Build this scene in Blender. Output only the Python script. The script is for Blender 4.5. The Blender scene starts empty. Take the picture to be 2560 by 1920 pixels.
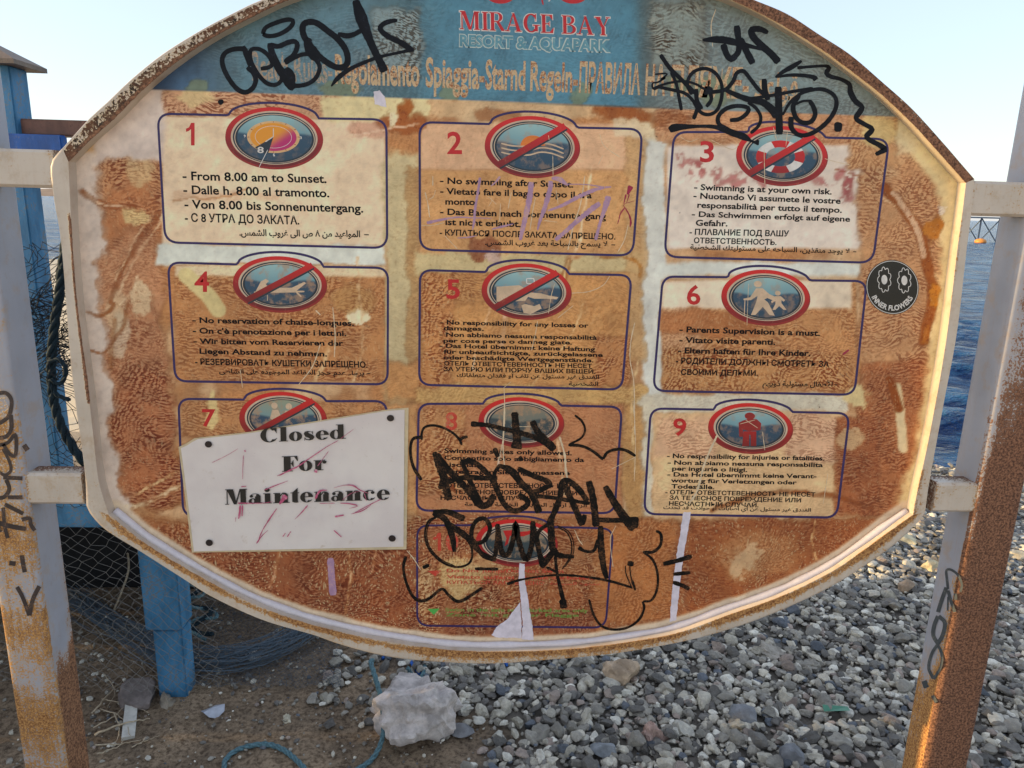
import bpy, bmesh, math, random
import numpy as np
from mathutils import Vector, Matrix
from mathutils.geometry import tessellate_polygon
R = math.radians
rng = np.random.default_rng(7)
random.seed(7)
scn = bpy.context.scene
col = scn.collection

# ---------------------------------------------------------------- camera
FPX = 1828.0                       # focal length in pixels of the 2560 px wide photograph
PITCH, ROLL, YAW = R(13.55), R(1.553), R(2.7)
CAM = np.array([0.0, -1.37, 1.5])
_f = np.array([math.sin(YAW)*math.cos(PITCH), math.cos(YAW)*math.cos(PITCH), -math.sin(PITCH)])
_r = np.array([math.cos(YAW), -math.sin(YAW), 0.0])
_u = np.cross(_r, _f)
_A = math.cos(ROLL)*_r + math.sin(ROLL)*_u
_B = -math.sin(ROLL)*_r + math.cos(ROLL)*_u
cd = bpy.data.cameras.new('camera'); cam = bpy.data.objects.new('camera', cd); col.objects.link(cam)
cd.sensor_width = 36.0; cd.lens = 36.0*FPX/2560.0; cd.clip_start = 0.05; cd.clip_end = 20000
cam.matrix_world = Matrix(((_A[0], _B[0], -_f[0], CAM[0]), (_A[1], _B[1], -_f[1], CAM[1]), (_A[2], _B[2], -_f[2], CAM[2]), (0, 0, 0, 1)))
scn.camera = cam

# ---------------------------------------------------------------- sky, sun, exposure
SUN_EL, SUN_AZ = R(9.0), R(180.75)   # azimuth from +x, counter-clockwise: low sun on the left, a touch in front of the board
world = bpy.data.worlds.new('World'); scn.world = world; world.use_nodes = True
wn = world.node_tree.nodes; wl = world.node_tree.links; wn.clear()
sky = wn.new('ShaderNodeTexSky'); sky.sky_type = 'NISHITA'; sky.sun_disc = False
sky.sun_elevation = SUN_EL; sky.sun_rotation = R(90) - SUN_AZ
sky.air_density = 1.0; sky.dust_density = 0.8; sky.ozone_density = 1.5; sky.altitude = 0
bg = wn.new('ShaderNodeBackground'); bg.inputs['Strength'].default_value = 0.055
haze = wn.new('ShaderNodeBackground'); haze.inputs['Color'].default_value = (0.180, 0.198, 0.240, 1); haze.inputs['Strength'].default_value = 1.0   # even, thin high haze over the whole sky
addn = wn.new('ShaderNodeAddShader'); wo = wn.new('ShaderNodeOutputWorld')
wl.new(sky.outputs[0], bg.inputs[0]); wl.new(bg.outputs[0], addn.inputs[0]); wl.new(haze.outputs[0], addn.inputs[1]); wl.new(addn.outputs[0], wo.inputs[0])
sl = bpy.data.lights.new('sun', 'SUN'); sun = bpy.data.objects.new('sun', sl); col.objects.link(sun)
sl.energy = 2.3; sl.angle = R(0.6); sl.color = (1.0, 0.72, 0.34)
_sd = Vector((math.cos(SUN_AZ)*math.cos(SUN_EL), math.sin(SUN_AZ)*math.cos(SUN_EL), math.sin(SUN_EL)))
sun.rotation_euler = _sd.to_track_quat('Z', 'Y').to_euler()
vs = scn.view_settings
scn.display_settings.display_device = 'sRGB'
vs.view_transform = 'Standard'; vs.look = 'None'; vs.gamma = 1.0; vs.use_curve_mapping = False
vs.exposure = 1.5

# ---------------------------------------------------------------- projection helpers (pixels of the photograph -> points in the world)
def ray(x, y):
    x = np.asarray(x, float)[..., None]; y = np.asarray(y, float)[..., None]
    return _f + _A*(x-1280)/FPX - _B*(y-960)/FPX
def atY(x, y, Y): d = ray(x, y); return CAM + d*((Y-CAM[1])/d[..., 1:2])
def atZ(x, y, Z): d = ray(x, y); return CAM + d*((Z-CAM[2])/d[..., 2:3])
def atX(x, y, X): d = ray(x, y); return CAM + d*((X-CAM[0])/d[..., 0:1])
def to_px(p):
    d = np.asarray(p, float)-CAM; w = d@_f
    return np.stack([1280+FPX*(d@_A)/w, 960-FPX*(d@_B)/w], -1), w

# ---------------------------------------------------------------- object helpers
def tag(o, label=None, cat=None, group=None, kind=None):
    if label: o['label'] = label
    if cat: o['category'] = cat
    if group: o['group'] = group
    if kind: o['kind'] = kind
    return o
BASE = {}
def thing(name, label, cat, loc, group=None):
    o = bpy.data.objects.new(name, None); col.objects.link(o); o.location = loc
    o.empty_display_size = 0.1; BASE[o] = np.array(loc, float)
    return tag(o, label, cat, group)
def mesh_obj(name, verts, faces, mats, parent=None, smooth=False, mi=None, attrs=None, loc=None, auto=None):
    """vertices in world coordinates; the object is moved to loc (or keeps its parent's frame)"""
    v = np.asarray(verts, float).reshape(-1, 3)
    b = np.zeros(3)
    if parent is not None: b = BASE.get(parent, np.zeros(3))
    elif loc is not None: b = np.array(loc, float)
    me = bpy.data.meshes.new(name)
    me.from_pydata((v-b).tolist(), [], [tuple(int(i) for i in f) for f in faces])
    if not isinstance(mats, (list, tuple)): mats = [mats]
    for m in mats: me.materials.append(m)
    if mi is not None: me.polygons.foreach_set('material_index', np.asarray(mi, dtype=np.int32))
    if smooth: me.polygons.foreach_set('use_smooth', np.ones(len(me.polygons), bool))
    for k, (typ, arr) in (attrs or {}).items():
        a = me.attributes.new(k, typ, 'POINT')
        a.data.foreach_set('color' if typ == 'FLOAT_COLOR' else 'value', np.asarray(arr, dtype=np.float32).ravel())
    me.update()
    if auto: me.set_sharp_from_angle(angle=R(auto))
    o = bpy.data.objects.new(name, me); col.objects.link(o)
    if parent is not None: o.parent = parent; BASE[o] = b
    elif loc is not None: o.location = loc; BASE[o] = b
    return o
class MB:
    def __init__(s): s.v = []; s.f = []; s.mi = []; s.n = 0
    def add(s, v, f, mi=0):
        v = np.asarray(v, float).reshape(-1, 3); s.v.append(v)
        for q in f: s.f.append(tuple(int(i)+s.n for i in q)); s.mi.append(mi)
        s.n += len(v); return s
    def build(s, name, mats, parent=None, **k): return mesh_obj(name, np.concatenate(s.v), s.f, mats, parent, mi=s.mi, **k)
def box(x0, x1, y0, y1, z0, z1):
    v = [(x, y, z) for z in (z0, z1) for x, y in ((x0, y0), (x1, y0), (x1, y1), (x0, y1))]
    return v, [(3, 2, 1, 0), (4, 5, 6, 7), (0, 1, 5, 4), (1, 2, 6, 5), (2, 3, 7, 6), (3, 0, 4, 7)]
def spline(pts, n):
    """Catmull-Rom through pts, resampled to n points by length; extra columns (width) ride along"""
    p = np.asarray(pts, float)
    if len(p) > 2:
        q = np.vstack([2*p[0]-p[1], p, 2*p[-1]-p[-2]]); out = []
        for i in range(1, len(q)-2):
            t = np.linspace(0, 1, 12, endpoint=False)[:, None]
            a, b, c, d = q[i-1], q[i], q[i+1], q[i+2]
            out.append(0.5*((2*b)+(-a+c)*t+(2*a-5*b+4*c-d)*t*t+(-a+3*b-3*c+d)*t**3))
        p = np.vstack(out+[p[-1:]])
    L = np.r_[0, np.cumsum(np.linalg.norm(np.diff(p[:, :min(3, p.shape[1])], axis=0), axis=1))]
    s = np.linspace(0, L[-1], n)
    return np.stack([np.interp(s, L, p[:, k]) for k in range(p.shape[1])], -1)
def tube(path, r, k=6, caps=True, twist=0.0):
    p = np.asarray(path, float); n = len(p); r = np.broadcast_to(np.asarray(r, float), (n,))
    t = np.gradient(p, axis=0); t /= np.linalg.norm(t, axis=1)[:, None]+1e-12
    a = np.cross(t[0], (0, 0, 1.0)); 
    if np.linalg.norm(a) < 1e-3: a = np.array([1.0, 0, 0])
    a /= np.linalg.norm(a); v = []
    for i in range(n):
        a = a-t[i]*a.dot(t[i]); a /= np.linalg.norm(a)+1e-12; b = np.cross(t[i], a)
        for j in range(k):
            w = 2*math.pi*j/k+twist*i; v.append(p[i]+r[i]*(math.cos(w)*a+math.sin(w)*b))
    f = [(i*k+j, i*k+(j+1) % k, (i+1)*k+(j+1) % k, (i+1)*k+j) for i in range(n-1) for j in range(k)]
    if caps: f += [tuple(range(k))[::-1], tuple((n-1)*k+j for j in range(k))]
    return np.array(v), f
def wire(p, q, r=0.0004): return tube(np.array([p, q]), r, 3, False)
def vnoise(x, y, seed=0):
    """smooth value noise on arrays, -1..1"""
    g = np.random.default_rng(seed).uniform(-1, 1, (256, 256))
    xi = np.floor(x).astype(int); yi = np.floor(y).astype(int); fx = x-xi; fy = y-yi
    fx = fx*fx*(3-2*fx); fy = fy*fy*(3-2*fy)
    G = lambda i, j: g[i % 256, j % 256]
    return (G(xi, yi)*(1-fx)+G(xi+1, yi)*fx)*(1-fy)+(G(xi, yi+1)*(1-fx)+G(xi+1, yi+1)*fx)*fy
def fbm(x, y, seed=0, o=4):
    s = 0; a = 1.0; t = 0
    for i in range(o): s = s+a*vnoise(x*2**i, y*2**i, seed+i); t += a; a *= 0.55
    return s/t

# ---------------------------------------------------------------- materials
def lin(c): return tuple(((x/255)/12.92 if x/255 <= 0.04045 else ((x/255+0.055)/1.055)**2.4) for x in c)
class NT:
    def __init__(s, name):
        s.m = bpy.data.materials.new(name); s.m.use_nodes = True; s.t = s.m.node_tree; s.n = s.t.nodes; s.l = s.t.links
        s.p = s.n['Principled BSDF']
    def node(s, typ, **k):
        o = s.n.new(typ)
        for a, b in k.items():
            if a.startswith('i_'):
                key = a[2:]; o.inputs[int(key) if key.isdigit() else key.replace('_', ' ')].default_value = b
            else: setattr(o, a, b)
        return o
    def link(s, a, b): s.l.new(a, b)
    def set(s, key, v):
        i = s.p.inputs[key]
        if hasattr(v, 'is_linked') or hasattr(v, 'links'): s.link(v, i)
        else: i.default_value = v
    def coord(s, scale=(1, 1, 1), kind='Object'):
        tc = s.node('ShaderNodeTexCoord'); mp = s.node('ShaderNodeMapping'); mp.inputs['Scale'].default_value = scale
        s.link(tc.outputs[kind], mp.inputs[0]); return mp.outputs[0]
    def noise(s, scale, detail=3, rough=0.55, vec=None, dist=0.0):
        o = s.node('ShaderNodeTexNoise'); o.inputs['Scale'].default_value = scale; o.inputs['Detail'].default_value = detail
        o.inputs['Roughness'].default_value = rough; o.inputs['Distortion'].default_value = dist
        s.link(vec if vec is not None else s.coord(), o.inputs['Vector']); return o.outputs['Fac']
    def ramp(s, fac, a, b, ca=0.0, cb=1.0):
        o = s.node('ShaderNodeMapRange'); o.interpolation_type = 'SMOOTHSTEP'; s.link(fac, o.inputs[0])
        for i, v in zip((1, 2, 3, 4), (a, b, ca, cb)):
            if hasattr(v, 'links'): s.link(v, o.inputs[i])
            else: o.inputs[i].default_value = v
        return o.outputs[0]
    def math(s, op, a, b=0.0, c=None, clamp=False):
        o = s.node('ShaderNodeMath', operation=op, use_clamp=clamp)
        for i, v in enumerate((a, b) if c is None else (a, b, c)):
            if hasattr(v, 'links'): s.link(v, o.inputs[i])
            else: o.inputs[i].default_value = v
        return o.outputs[0]
    def mix(s, f, a, b, blend='MIX'):
        o = s.node('ShaderNodeMix', data_type='RGBA', blend_type=blend)
        for i, v in ((0, f), (6, a), (7, b)):
            if hasattr(v, 'links'): s.link(v, o.inputs[i])
            elif i == 0: o.inputs[0].default_value = v
            else: o.inputs[i].default_value = (*v[:3], 1)
        return o.outputs[2]
    def attr(s, name, out='Color'): return s.node('ShaderNodeAttribute', attribute_name=name).outputs[out]
    def bump(s, h, strength=0.3, dist=0.002):
        o = s.node('ShaderNodeBump'); o.inputs['Strength'].default_value = strength; o.inputs['Distance'].default_value = dist
        s.link(h, o.inputs['Height']); s.link(o.outputs[0], s.p.inputs['Normal'])
def flat(name, rgb, rough=0.5, vary=0.12, scale=60, spec=0.5, bump=0.0):
    t = NT(name); c = lin(rgb); n = t.noise(scale, 4)
    t.set('Base Color', t.mix(t.ramp(n, 0.3, 0.7), [x*(1-vary) for x in c], [min(1, x*(1+vary)) for x in c]))
    t.set('Roughness', rough); t.set('Specular IOR Level', spec)
    if bump: t.bump(n, bump, 0.001)
    return t.m

# painted steel with rust driven by the per-vertex attributes 'wear' (0..1) and 'tone' (0 black-brown .. 1 orange)
def steel(name, paint, speck=260.0):
    t = NT(name)
    w = t.attr('wear', 'Fac'); tone = t.attr('tone', 'Fac')
    n1 = t.noise(speck, 5, 0.65); n2 = t.noise(38, 4, 0.6); n3 = t.noise(9, 3)
    h = t.math('ADD', t.math('MULTIPLY', n1, 0.70), t.math('MULTIPLY', n2, 0.30))
    stk = t.noise(1.0, 4, 0.65, t.coord((120, 120, 7)))
    h = t.math('ADD', t.math('MULTIPLY', h, 0.80), t.math('MULTIPLY', stk, 0.20))
    w = t.math('ADD', w, t.math('MULTIPLY', t.math('SUBTRACT', n3, 0.5), 0.35), clamp=True)
    thr = t.math('SUBTRACT', 0.72, t.math('MULTIPLY', w, 0.50))
    mask = t.ramp(h, thr, t.math('ADD', thr, 0.05))
    halo = t.ramp(h, t.math('SUBTRACT', thr, 0.09), t.math('ADD', thr, 0.02))
    pc = t.mix(t.ramp(n3, 0.35, 0.7), paint, [x*0.86 for x in paint])
    pc = t.mix(t.math('MULTIPLY', t.ramp(t.noise(90, 4), 0.58, 0.75), 0.18), pc, lin((150, 120, 90)))
    pc = t.mix(t.math('MULTIPLY', t.ramp(t.noise(24, 5, 0.7), 0.50, 0.68), 0.40), pc, lin((172, 142, 108)))
    pc = t.mix(t.math('MULTIPLY', t.ramp(stk, 0.52, 0.72), 0.14), pc, lin((168, 132, 100)))
    rust_o = t.mix(t.ramp(n1, 0.35, 0.65), lin((118, 66, 28)), lin((204, 152, 88)))
    rust_b = t.mix(t.ramp(n1, 0.35, 0.65), lin((72, 42, 26)), lin((150, 104, 76)))
    rust_k = t.mix(t.ramp(n2, 0.35, 0.65), lin((22, 16, 14)), lin((98, 60, 38)))
    rc = t.mix(t.ramp(tone, 0.5, 1.0), t.mix(t.ramp(tone, 0.0, 0.5), rust_k, rust_b), rust_o)
    pc = t.mix(t.math('MULTIPLY', halo, t.math('MULTIPLY', w, 0.75, clamp=True)), pc, t.mix(tone, lin((176, 150, 124)), lin((200, 156, 92))))
    t.set('Base Color', t.mix(mask, pc, rc))
    t.set('Roughness', t.ramp(mask, 0, 1, 0.38, 0.85)); 
    t.bump(t.math('ADD', t.math('MULTIPLY', mask, n1), t.math('MULTIPLY', n2, 0.15)), 0.6, 0.0015)
    return t.m
WHITE = lin((204, 188, 170))
M = {}
M['frame'] = steel('weathered_cream_steel', WHITE)
M['post'] = steel('rusty_post_steel', lin((166, 165, 172)), 230)

# ================================================================ THE SIGN
YP, YF = 0.0, -0.025               # panel face, front face of frame, posts and arms
sign = thing('beach_rules_sign', 'weathered rusty oval beach rules board with ten numbered rule boxes, held between two steel posts', 'sign', (0.05, 0.0, 0.0))

# outlines (pixels at the front plane): outer silhouette and inner lip edge, split at the four corners
o_top = [(155,369),(218,299),(272,249),(330,194),(408,132),(501.5,74),(583,31),(649,0),(800,-55),(960,-100),(1120,-128),(1270,-138),(1420,-130),(1580,-103),(1740,-58),(1890,0),(1972,35),(2050,85.5),(2128,136),(2205,202),(2283,272),(2361,357.7),(2407.6,412),(2438,447)]
i_top = [(171,404),(222,352),(284,297),(361,220),(436,158),(534,92),(652,31),(720,0),(850,-43),(990,-78),(1130,-98),(1270,-106),(1410,-98),(1560,-75),(1700,-40),(1828,0),(1933,50),(2050,120.5),(2128,177),(2205,237),(2283,311),(2361,396.6),(2415,457)]
o_right = [(2438,447),(2429,544),(2419,620),(2394,834),(2361,1009),(2326,1203),(2315,1281)]
i_right = [(2415,457),(2405,540),(2394,620),(2364,861),(2324,1087),(2291,1240),(2283,1287)]
o_bot = [(2315,1281),(2294,1310),(2233,1367),(2151,1424.5),(2069,1474),(1946,1531),(1823,1576),(1710,1605),(1547,1634),(1383,1650),(1219,1661),(1055,1654),(952,1640),(850,1613),(779,1588),(656,1552),(533,1496),(451,1445),(348,1379),(262,1326),(223,1285),(213,1265)]
i_bot = [(2283,1287),(2233,1322),(2151,1381.6),(2069,1435),(1946,1494),(1823,1537),(1710,1578),(1629,1596.8),(1465,1620),(1301,1629),(1137,1627),(973,1605),(850,1580),(738,1549.6),(615,1502),(492,1437),(369,1363),(320,1326),(272,1287)]
o_left = [(213,1265),(208,1164),(177,931),(152,620),(134,505),(124,410),(155,369)]
i_left = [(272,1287),(247,1203),(233,1086),(216,943),(194,775),(181,620),(171,404)]
def outline(pts, n):
    p = spline(pts, n); return atY(p[:, 0], p[:, 1], YF)[:, (0, 2)]
INNER = np.vstack([outline(p, 60)[:-1] for p in (i_top, i_right, i_bot, i_left)])

def wear_top(s, a):                # s along 0..1 (left to right), a across the front face 0 outer .. 1 inner
    if s < 0.5: return 0.16+0.38*np.clip((a-0.12)/0.12, 0, 1)+0.22*(a > 0.8), 0.02+0.4*(a > 0.8)
    return 0.60+0.25*np.clip(a, 0, 1)*(a < 0.95), 0.48
def wear_right(s, a): return 0.24+0.14*(s > 0.85)+0.12*(a > 0.8), 0.75
def wear_bot(s, a):
    k = math.exp(-((a-0.78)/0.24)**2)
    return 0.30+0.64*k*(0.75+0.25*math.sin(s*37))+0.15*(0.3 < s < 0.6), 0.85
def wear_left(s, a):
    return 0.16+(0.75*math.exp(-((a-0.95)/0.12)**2) if s > 0.32 and s < 0.85 else 0.0)+0.1*(s < 0.1), 0.5
def frame_bar(o, i, n, wf, label):
    O = outline(o, n); I = outline(i, n); b = MB(); V = []; W = []; T = []
    acr = [(-1, 0.035), (-0.5, 0.004)]+[(a, YF) for a in np.linspace(0, 1, 13)]+[(1.15, YF+0.004), (2, YP+0.004)]
    K = len(acr)
    for k in range(n):
        s = k/(n-1); P, Q = O[k], I[k]
        for a, y in acr:
            aa = min(max(a, 0.0), 1.0)
            ed = 0.0
            if a == 0 or a == -0.5: ed = -0.03
            if a == 0: y = YF+0.003
            if a == 1: y = YF
            xz = P+(Q-P)*(aa if a >= 0 else 0)
            if a == 1/12: y = YF
            V.append((xz[0], y, xz[1])); w, t = wf(s, aa)
            if a < 0 or a > 1.05: w *= 0.25
            if a > 1.05 and wf is wear_top: w = 0.15
            W.append(w); T.append(t)
    F = [(k*K+j, k*K+j+1, (k+1)*K+j+1, (k+1)*K+j) for k in range(n-1) for j in range(K-1)]
    F += [tuple(range(K))[::-1], tuple((n-1)*K+j for j in range(K))]
    ob = mesh_obj('frame_bar', V, F, M['frame'], sign, smooth=True, attrs={'wear': ('FLOAT', W), 'tone': ('FLOAT', T)}, auto=50)
    ob['label'] = label
    return ob
frame_bar(o_top, i_top, 130, wear_top, 'arched top bar of the frame, black speckled rust left and brown rust right')
frame_bar(o_right, i_right, 40, wear_right, 'right upright of the frame, mostly clean paint with sunlit inner lip')
frame_bar(o_bot, i_bot, 110, wear_bot, 'curved bottom bar of the frame with a brown rust line')
frame_bar(o_left, i_left, 50, wear_left, 'left upright of the frame with a rusty inner edge')

# white sealing bead lying in the lower corner between panel and frame
Ib = outline(i_bot, 120); cen = np.array([0.08, 1.25])
bd = cen-Ib; bd /= np.linalg.norm(bd, axis=1)[:, None]
bead_p = np.c_[Ib[:, 0]+bd[:, 0]*0.003, np.full(120, -0.006), Ib[:, 1]+bd[:, 1]*0.004]
bv, bf = tube(bead_p, 0.0066+0.0012*vnoise(np.arange(120)*0.45, np.zeros(120), 3), 10)
M['bead'] = flat('white_sealant', (210, 200, 200), 0.75, 0.05, 90, 0.5, 0.3)
mesh_obj('sealing_bead', bv, bf, M['bead'], sign, smooth=True)

# ---------------------------------------------------------------- weathered panel: hand-placed stains on a fine grid
x0, x1 = INNER[:, 0].min()-0.02, INNER[:, 0].max()+0.02
z0, z1 = INNER[:, 1].min()-0.02, INNER[:, 1].max()+0.02
ST = 0.0031
gx = np.arange(x0, x1, ST); gz = np.arange(z0, z1, ST)
GX, GZ = np.meshgrid(gx, gz)
def inside(px, pz, poly):
    r = np.zeros(px.shape, bool); n = len(poly)
    for i in range(n):
        a, b = poly[i], poly[(i+1) % n]
        c = (a[1] > pz) != (b[1] > pz)
        with np.errstate(divide='ignore', invalid='ignore'):
            r ^= c & (px < (b[0]-a[0])*(pz-a[1])/(b[1]-a[1]+1e-12)+a[0])
    return r
big = INNER+(lambda d: d/np.linalg.norm(d, axis=1)[:, None]*0.012)(INNER-cen)
ins = inside(GX, GZ, big)
q, _w = to_px(np.stack([GX, np.zeros_like(GX), GZ], -1)); U, V_ = q[..., 0], q[..., 1]
Uw = U+16*fbm(U/60, V_/60, 11)+9*fbm(U/16, V_/16, 12, 5); Vw = V_+16*fbm(U/60, V_/60, 13)+9*fbm(U/16, V_/16, 14, 5)
C3 = np.zeros(U.shape+(3,)); RP = np.zeros(U.shape); GR = np.full(U.shape, 0.35); FL = np.zeros(U.shape)
def colr(rgb):
    if rgb[0] > 200 and rgb[2] < 136: rgb = (rgb[0], rgb[1], 136)
    return np.array(rgb, float)/255
def put(mask, rgb=None, rp=None, gr=None, fl=None):
    global C3, RP, GR, FL
    if rgb is not None and sum(rgb) < 470:   # dried water mark: a darker line where a rust patch ends
        C3 = C3*(1-0.20*np.clip(4*mask*(1-mask), 0, 1)[..., None]*np.array([0.8, 1.0, 1.2]))
    if rgb is not None: C3 = C3*(1-mask[..., None])+colr(rgb)*mask[..., None]
    if rp is not None: RP = RP*(1-mask)+rp*mask
    if gr is not None: GR = GR*(1-mask)+gr*mask
    if fl is not None: FL = FL*(1-mask)+fl*mask
def sm(a, b, x): t = np.clip((x-a)/(b-a), 0, 1); return t*t*(3-2*t)
def rect(xa, ya, xb, yb, s=18, warp=1.0, slope=0.03):
    s = s*0.5 if s > 8 else s
    u = U+(Uw-U)*warp; v = V_+(Vw-V_)*warp-(U-1280)*slope*0
    return sm(xa-s, xa+s, u)*(1-sm(xb-s, xb+s, u))*sm(ya-s, ya+s, v)*(1-sm(yb-s, yb+s, v))
def ell(cx, cy, rx, ry, s=0.35, warp=1.0):
    s = s*0.5; warp = warp*1.4
    u = U+(Uw-U)*warp; v = V_+(Vw-V_)*warp
    return 1-sm(1-s, 1+s, np.hypot((u-cx)/rx, (v-cy)/ry))
def stroke(pts, w, soft=0.4, warp=0.4):
    p = spline(pts, 40) if len(pts) > 2 else np.asarray(pts, float); u = U+(Uw-U)*warp; v = V_+(Vw-V_)*warp
    d = np.full(U.shape, 1e9)
    for a, b in zip(p[:-1], p[1:]):
        ab = b-a; t = np.clip(((u-a[0])*ab[0]+(v-a[1])*ab[1])/(ab@ab+1e-9), 0, 1)
        d = np.minimum(d, np.hypot(u-a[0]-t*ab[0], v-a[1]-t*ab[1]))
    return 1-sm(w*(1-soft), w*(1+soft), d)
n_lo = fbm(U/150, V_/150, 21, 4); n_mid = fbm(U/45, V_/45, 31, 4); n_hi = fbm(U/13, V_/13, 41, 4)
put(np.ones_like(U), (196, 158, 118), 0.12, 0.4, 0.1)
put(sm(-0.1, 0.35, n_lo), (184, 132, 84), 0.25)
put(sm(0.05, 0.4, -n_lo)*0.7, (214, 188, 150), 0.1)
# left margin
put(rect(150, 380, 330, 1290, 14), (206, 188, 172), 0.0, 0.2, 0.0)
put(ell(335, 455, 95, 150), (178, 122, 76), 0.95, 0.4, 0.25)
put(ell(330, 560, 75, 110), (176, 116, 70), 0.6, 0.6, 0.3)
put(ell(350, 420, 35, 40)*0.7, (206, 180, 110), 0.3)
put(ell(330, 730, 85, 150), (184, 134, 96), 0.4, 0.7, 0.3)
put(ell(345, 900, 75, 140), (176, 122, 84), 0.7, 0.8, 0.3)
put(ell(355, 1060, 75, 150), (164, 100, 58), 0.95, 0.8, 0.3)
put(ell(380, 1190, 75, 90), (160, 92, 46), 1.0, 0.8, 0.35)
put(ell(335, 540, 28, 24)*0.8, (212, 190, 120)); put(ell(350, 750, 26, 45, 0.2)*0.7, (216, 196, 160), 0.1)
put(ell(300, 830, 22, 60, 0.3)*0.7, (214, 196, 170), 0.1); put(ell(290, 780, 30, 60)*0.6, (206, 184, 150))
# box interiors and gutters
put(rect(405, 290, 962, 612, 5, 0.15), (224, 198, 166), 0.05, 0.15, 0.0)
put(rect(870, 300, 962, 345, 14), (206, 164, 116), 0.1, 0.4); put(rect(420, 480, 700, 500, 10)*0.5, (208, 170, 128), 0.2)
put(rect(392, 612, 960, 662, 10, 0.5), (206, 204, 190), 0.0, 0.15, 0.0)
put(rect(960, 380, 1052, 1000, 22), (196, 178, 138), 0.1, 0.4, 0.1)
put(rect(1020, 420, 1052, 1000, 12)*0.6, (190, 148, 96), 0.3, 0.6)
put(rect(1052, 310, 1600, 640, 5, 0.15), (212, 172, 126), 0.1, 0.35, 0.05)
put(rect(1052, 425, 1600, 640, 5, 0.15), (200, 154, 104), 0.15, 0.5, 0.1)
put(rect(1040, 636, 1600, 690, 14), (198, 178, 134), 0.1, 0.4)
put(ell(1215, 622, 42, 34, 0.25), (150, 100, 66), 0.2, 0.8); put(ell(1240, 650, 18, 18, 0.4), (196, 168, 150))
put(rect(1605, 345, 1664, 1000, 12, 0.6), (206, 202, 190), 0.0, 0.2, 0.0)
put(rect(1560, 345, 1612, 900, 12)*0.75, (196, 160, 112), 0.2, 0.5)
put(rect(1675, 335, 2185, 372, 6, 0.4), (190, 144, 104), 0.35, 0.5, 0.25)
put(rect(1668, 362, 2172, 622, 6, 0.25), (216, 200, 184), 0.0, 0.12, 0.0)
put(rect(1640, 655, 2150, 690, 8, 0.5), (210, 208, 196), 0.0, 0.15, 0.0)
put(rect(438, 664, 962, 952, 5, 0.15), (182, 128, 78), 0.65, 0.6, 0.35)
put(rect(438, 664, 962, 692, 5, 0.3), (218, 194, 158), 0.1, 0.3, 0.1)
put(stroke([(465,690),(520,740),(545,775)], 20, 0.15, 0.2), (208, 188, 120), 0.05, 0.2, 0.0)
put(ell(893, 793, 34, 25, 0.2), (222, 204, 168), 0.0, 0.1); put(ell(885, 745, 60, 40)*0.7, (190, 148, 92), 0.5)
put(rect(966, 900, 1060, 990, 22), (190, 142, 92), 0.2, 0.6)
put(rect(1052, 682, 1572, 964, 5, 0.15), (196, 146, 92), 0.3, 0.5, 0.2)
put(rect(1052, 690, 1130, 964, 14), (186, 128, 72), 0.9, 0.6, 0.5); put(rect(1490, 840, 1572, 960, 16), (184, 126, 72), 0.9, 0.6, 0.3)
put(rect(1130, 690, 1220, 760, 16)*0.7, (190, 140, 84), 0.8)
put(rect(1040, 965, 1610, 1012, 10), (198, 160, 104), 0.3, 0.6, 0.1)
put(rect(1655, 700, 2140, 980, 5, 0.15), (190, 138, 88), 0.6, 0.5, 0.3)
put(rect(1655, 700, 2130, 772, 7, 0.25), (222, 202, 176), 0.02, 0.15, 0.0)
put(rect(1655, 772, 1760, 880, 16)*0.5, (206, 168, 104), 0.3)
put(rect(1655, 780, 1900, 840, 12)*0.8, (176, 118, 72), 0.15, 0.5); put(rect(1655, 880, 2120, 970, 14)*0.8, (192, 138, 82), 1.0, 0.5, 0.5)
put(rect(1600, 985, 2120, 1028, 10, 0.6), (206, 196, 174), 0.15, 0.4, 0.1)
put(rect(1590, 990, 1632, 1290, 12), (208, 196, 172), 0.1, 0.3, 0.1)
put(rect(452, 1004, 966, 1090, 5, 0.2), (178, 128, 82), 0.6, 0.6, 0.3)
put(ell(535, 1030, 20, 40, 0.3)*0.8, (216, 196, 140), 0.1)
put(rect(960, 1000, 1050, 1290, 16), (192, 146, 98), 0.2, 0.6, 0.2)
put(rect(1045, 1010, 1555, 1300, 5, 0.2), (182, 128, 88), 0.35, 0.55, 0.25)
put(rect(1045, 1020, 1170, 1230, 16), (184, 130, 80), 0.95, 0.6, 0.4)
put(rect(1560, 1010, 1605, 1300, 14), (190, 148, 96), 0.2, 0.6)
put(rect(1632, 1032, 2105, 1290, 5, 0.2), (216, 180, 136), 0.18, 0.25, 0.1)
put(rect(1640, 1040, 1790, 1140, 20), (214, 172, 122), 0.55, 0.3); put(rect(1960, 1040, 2105, 1150, 24)*0.7, (210, 166, 116), 0.8, 0.3)
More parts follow.
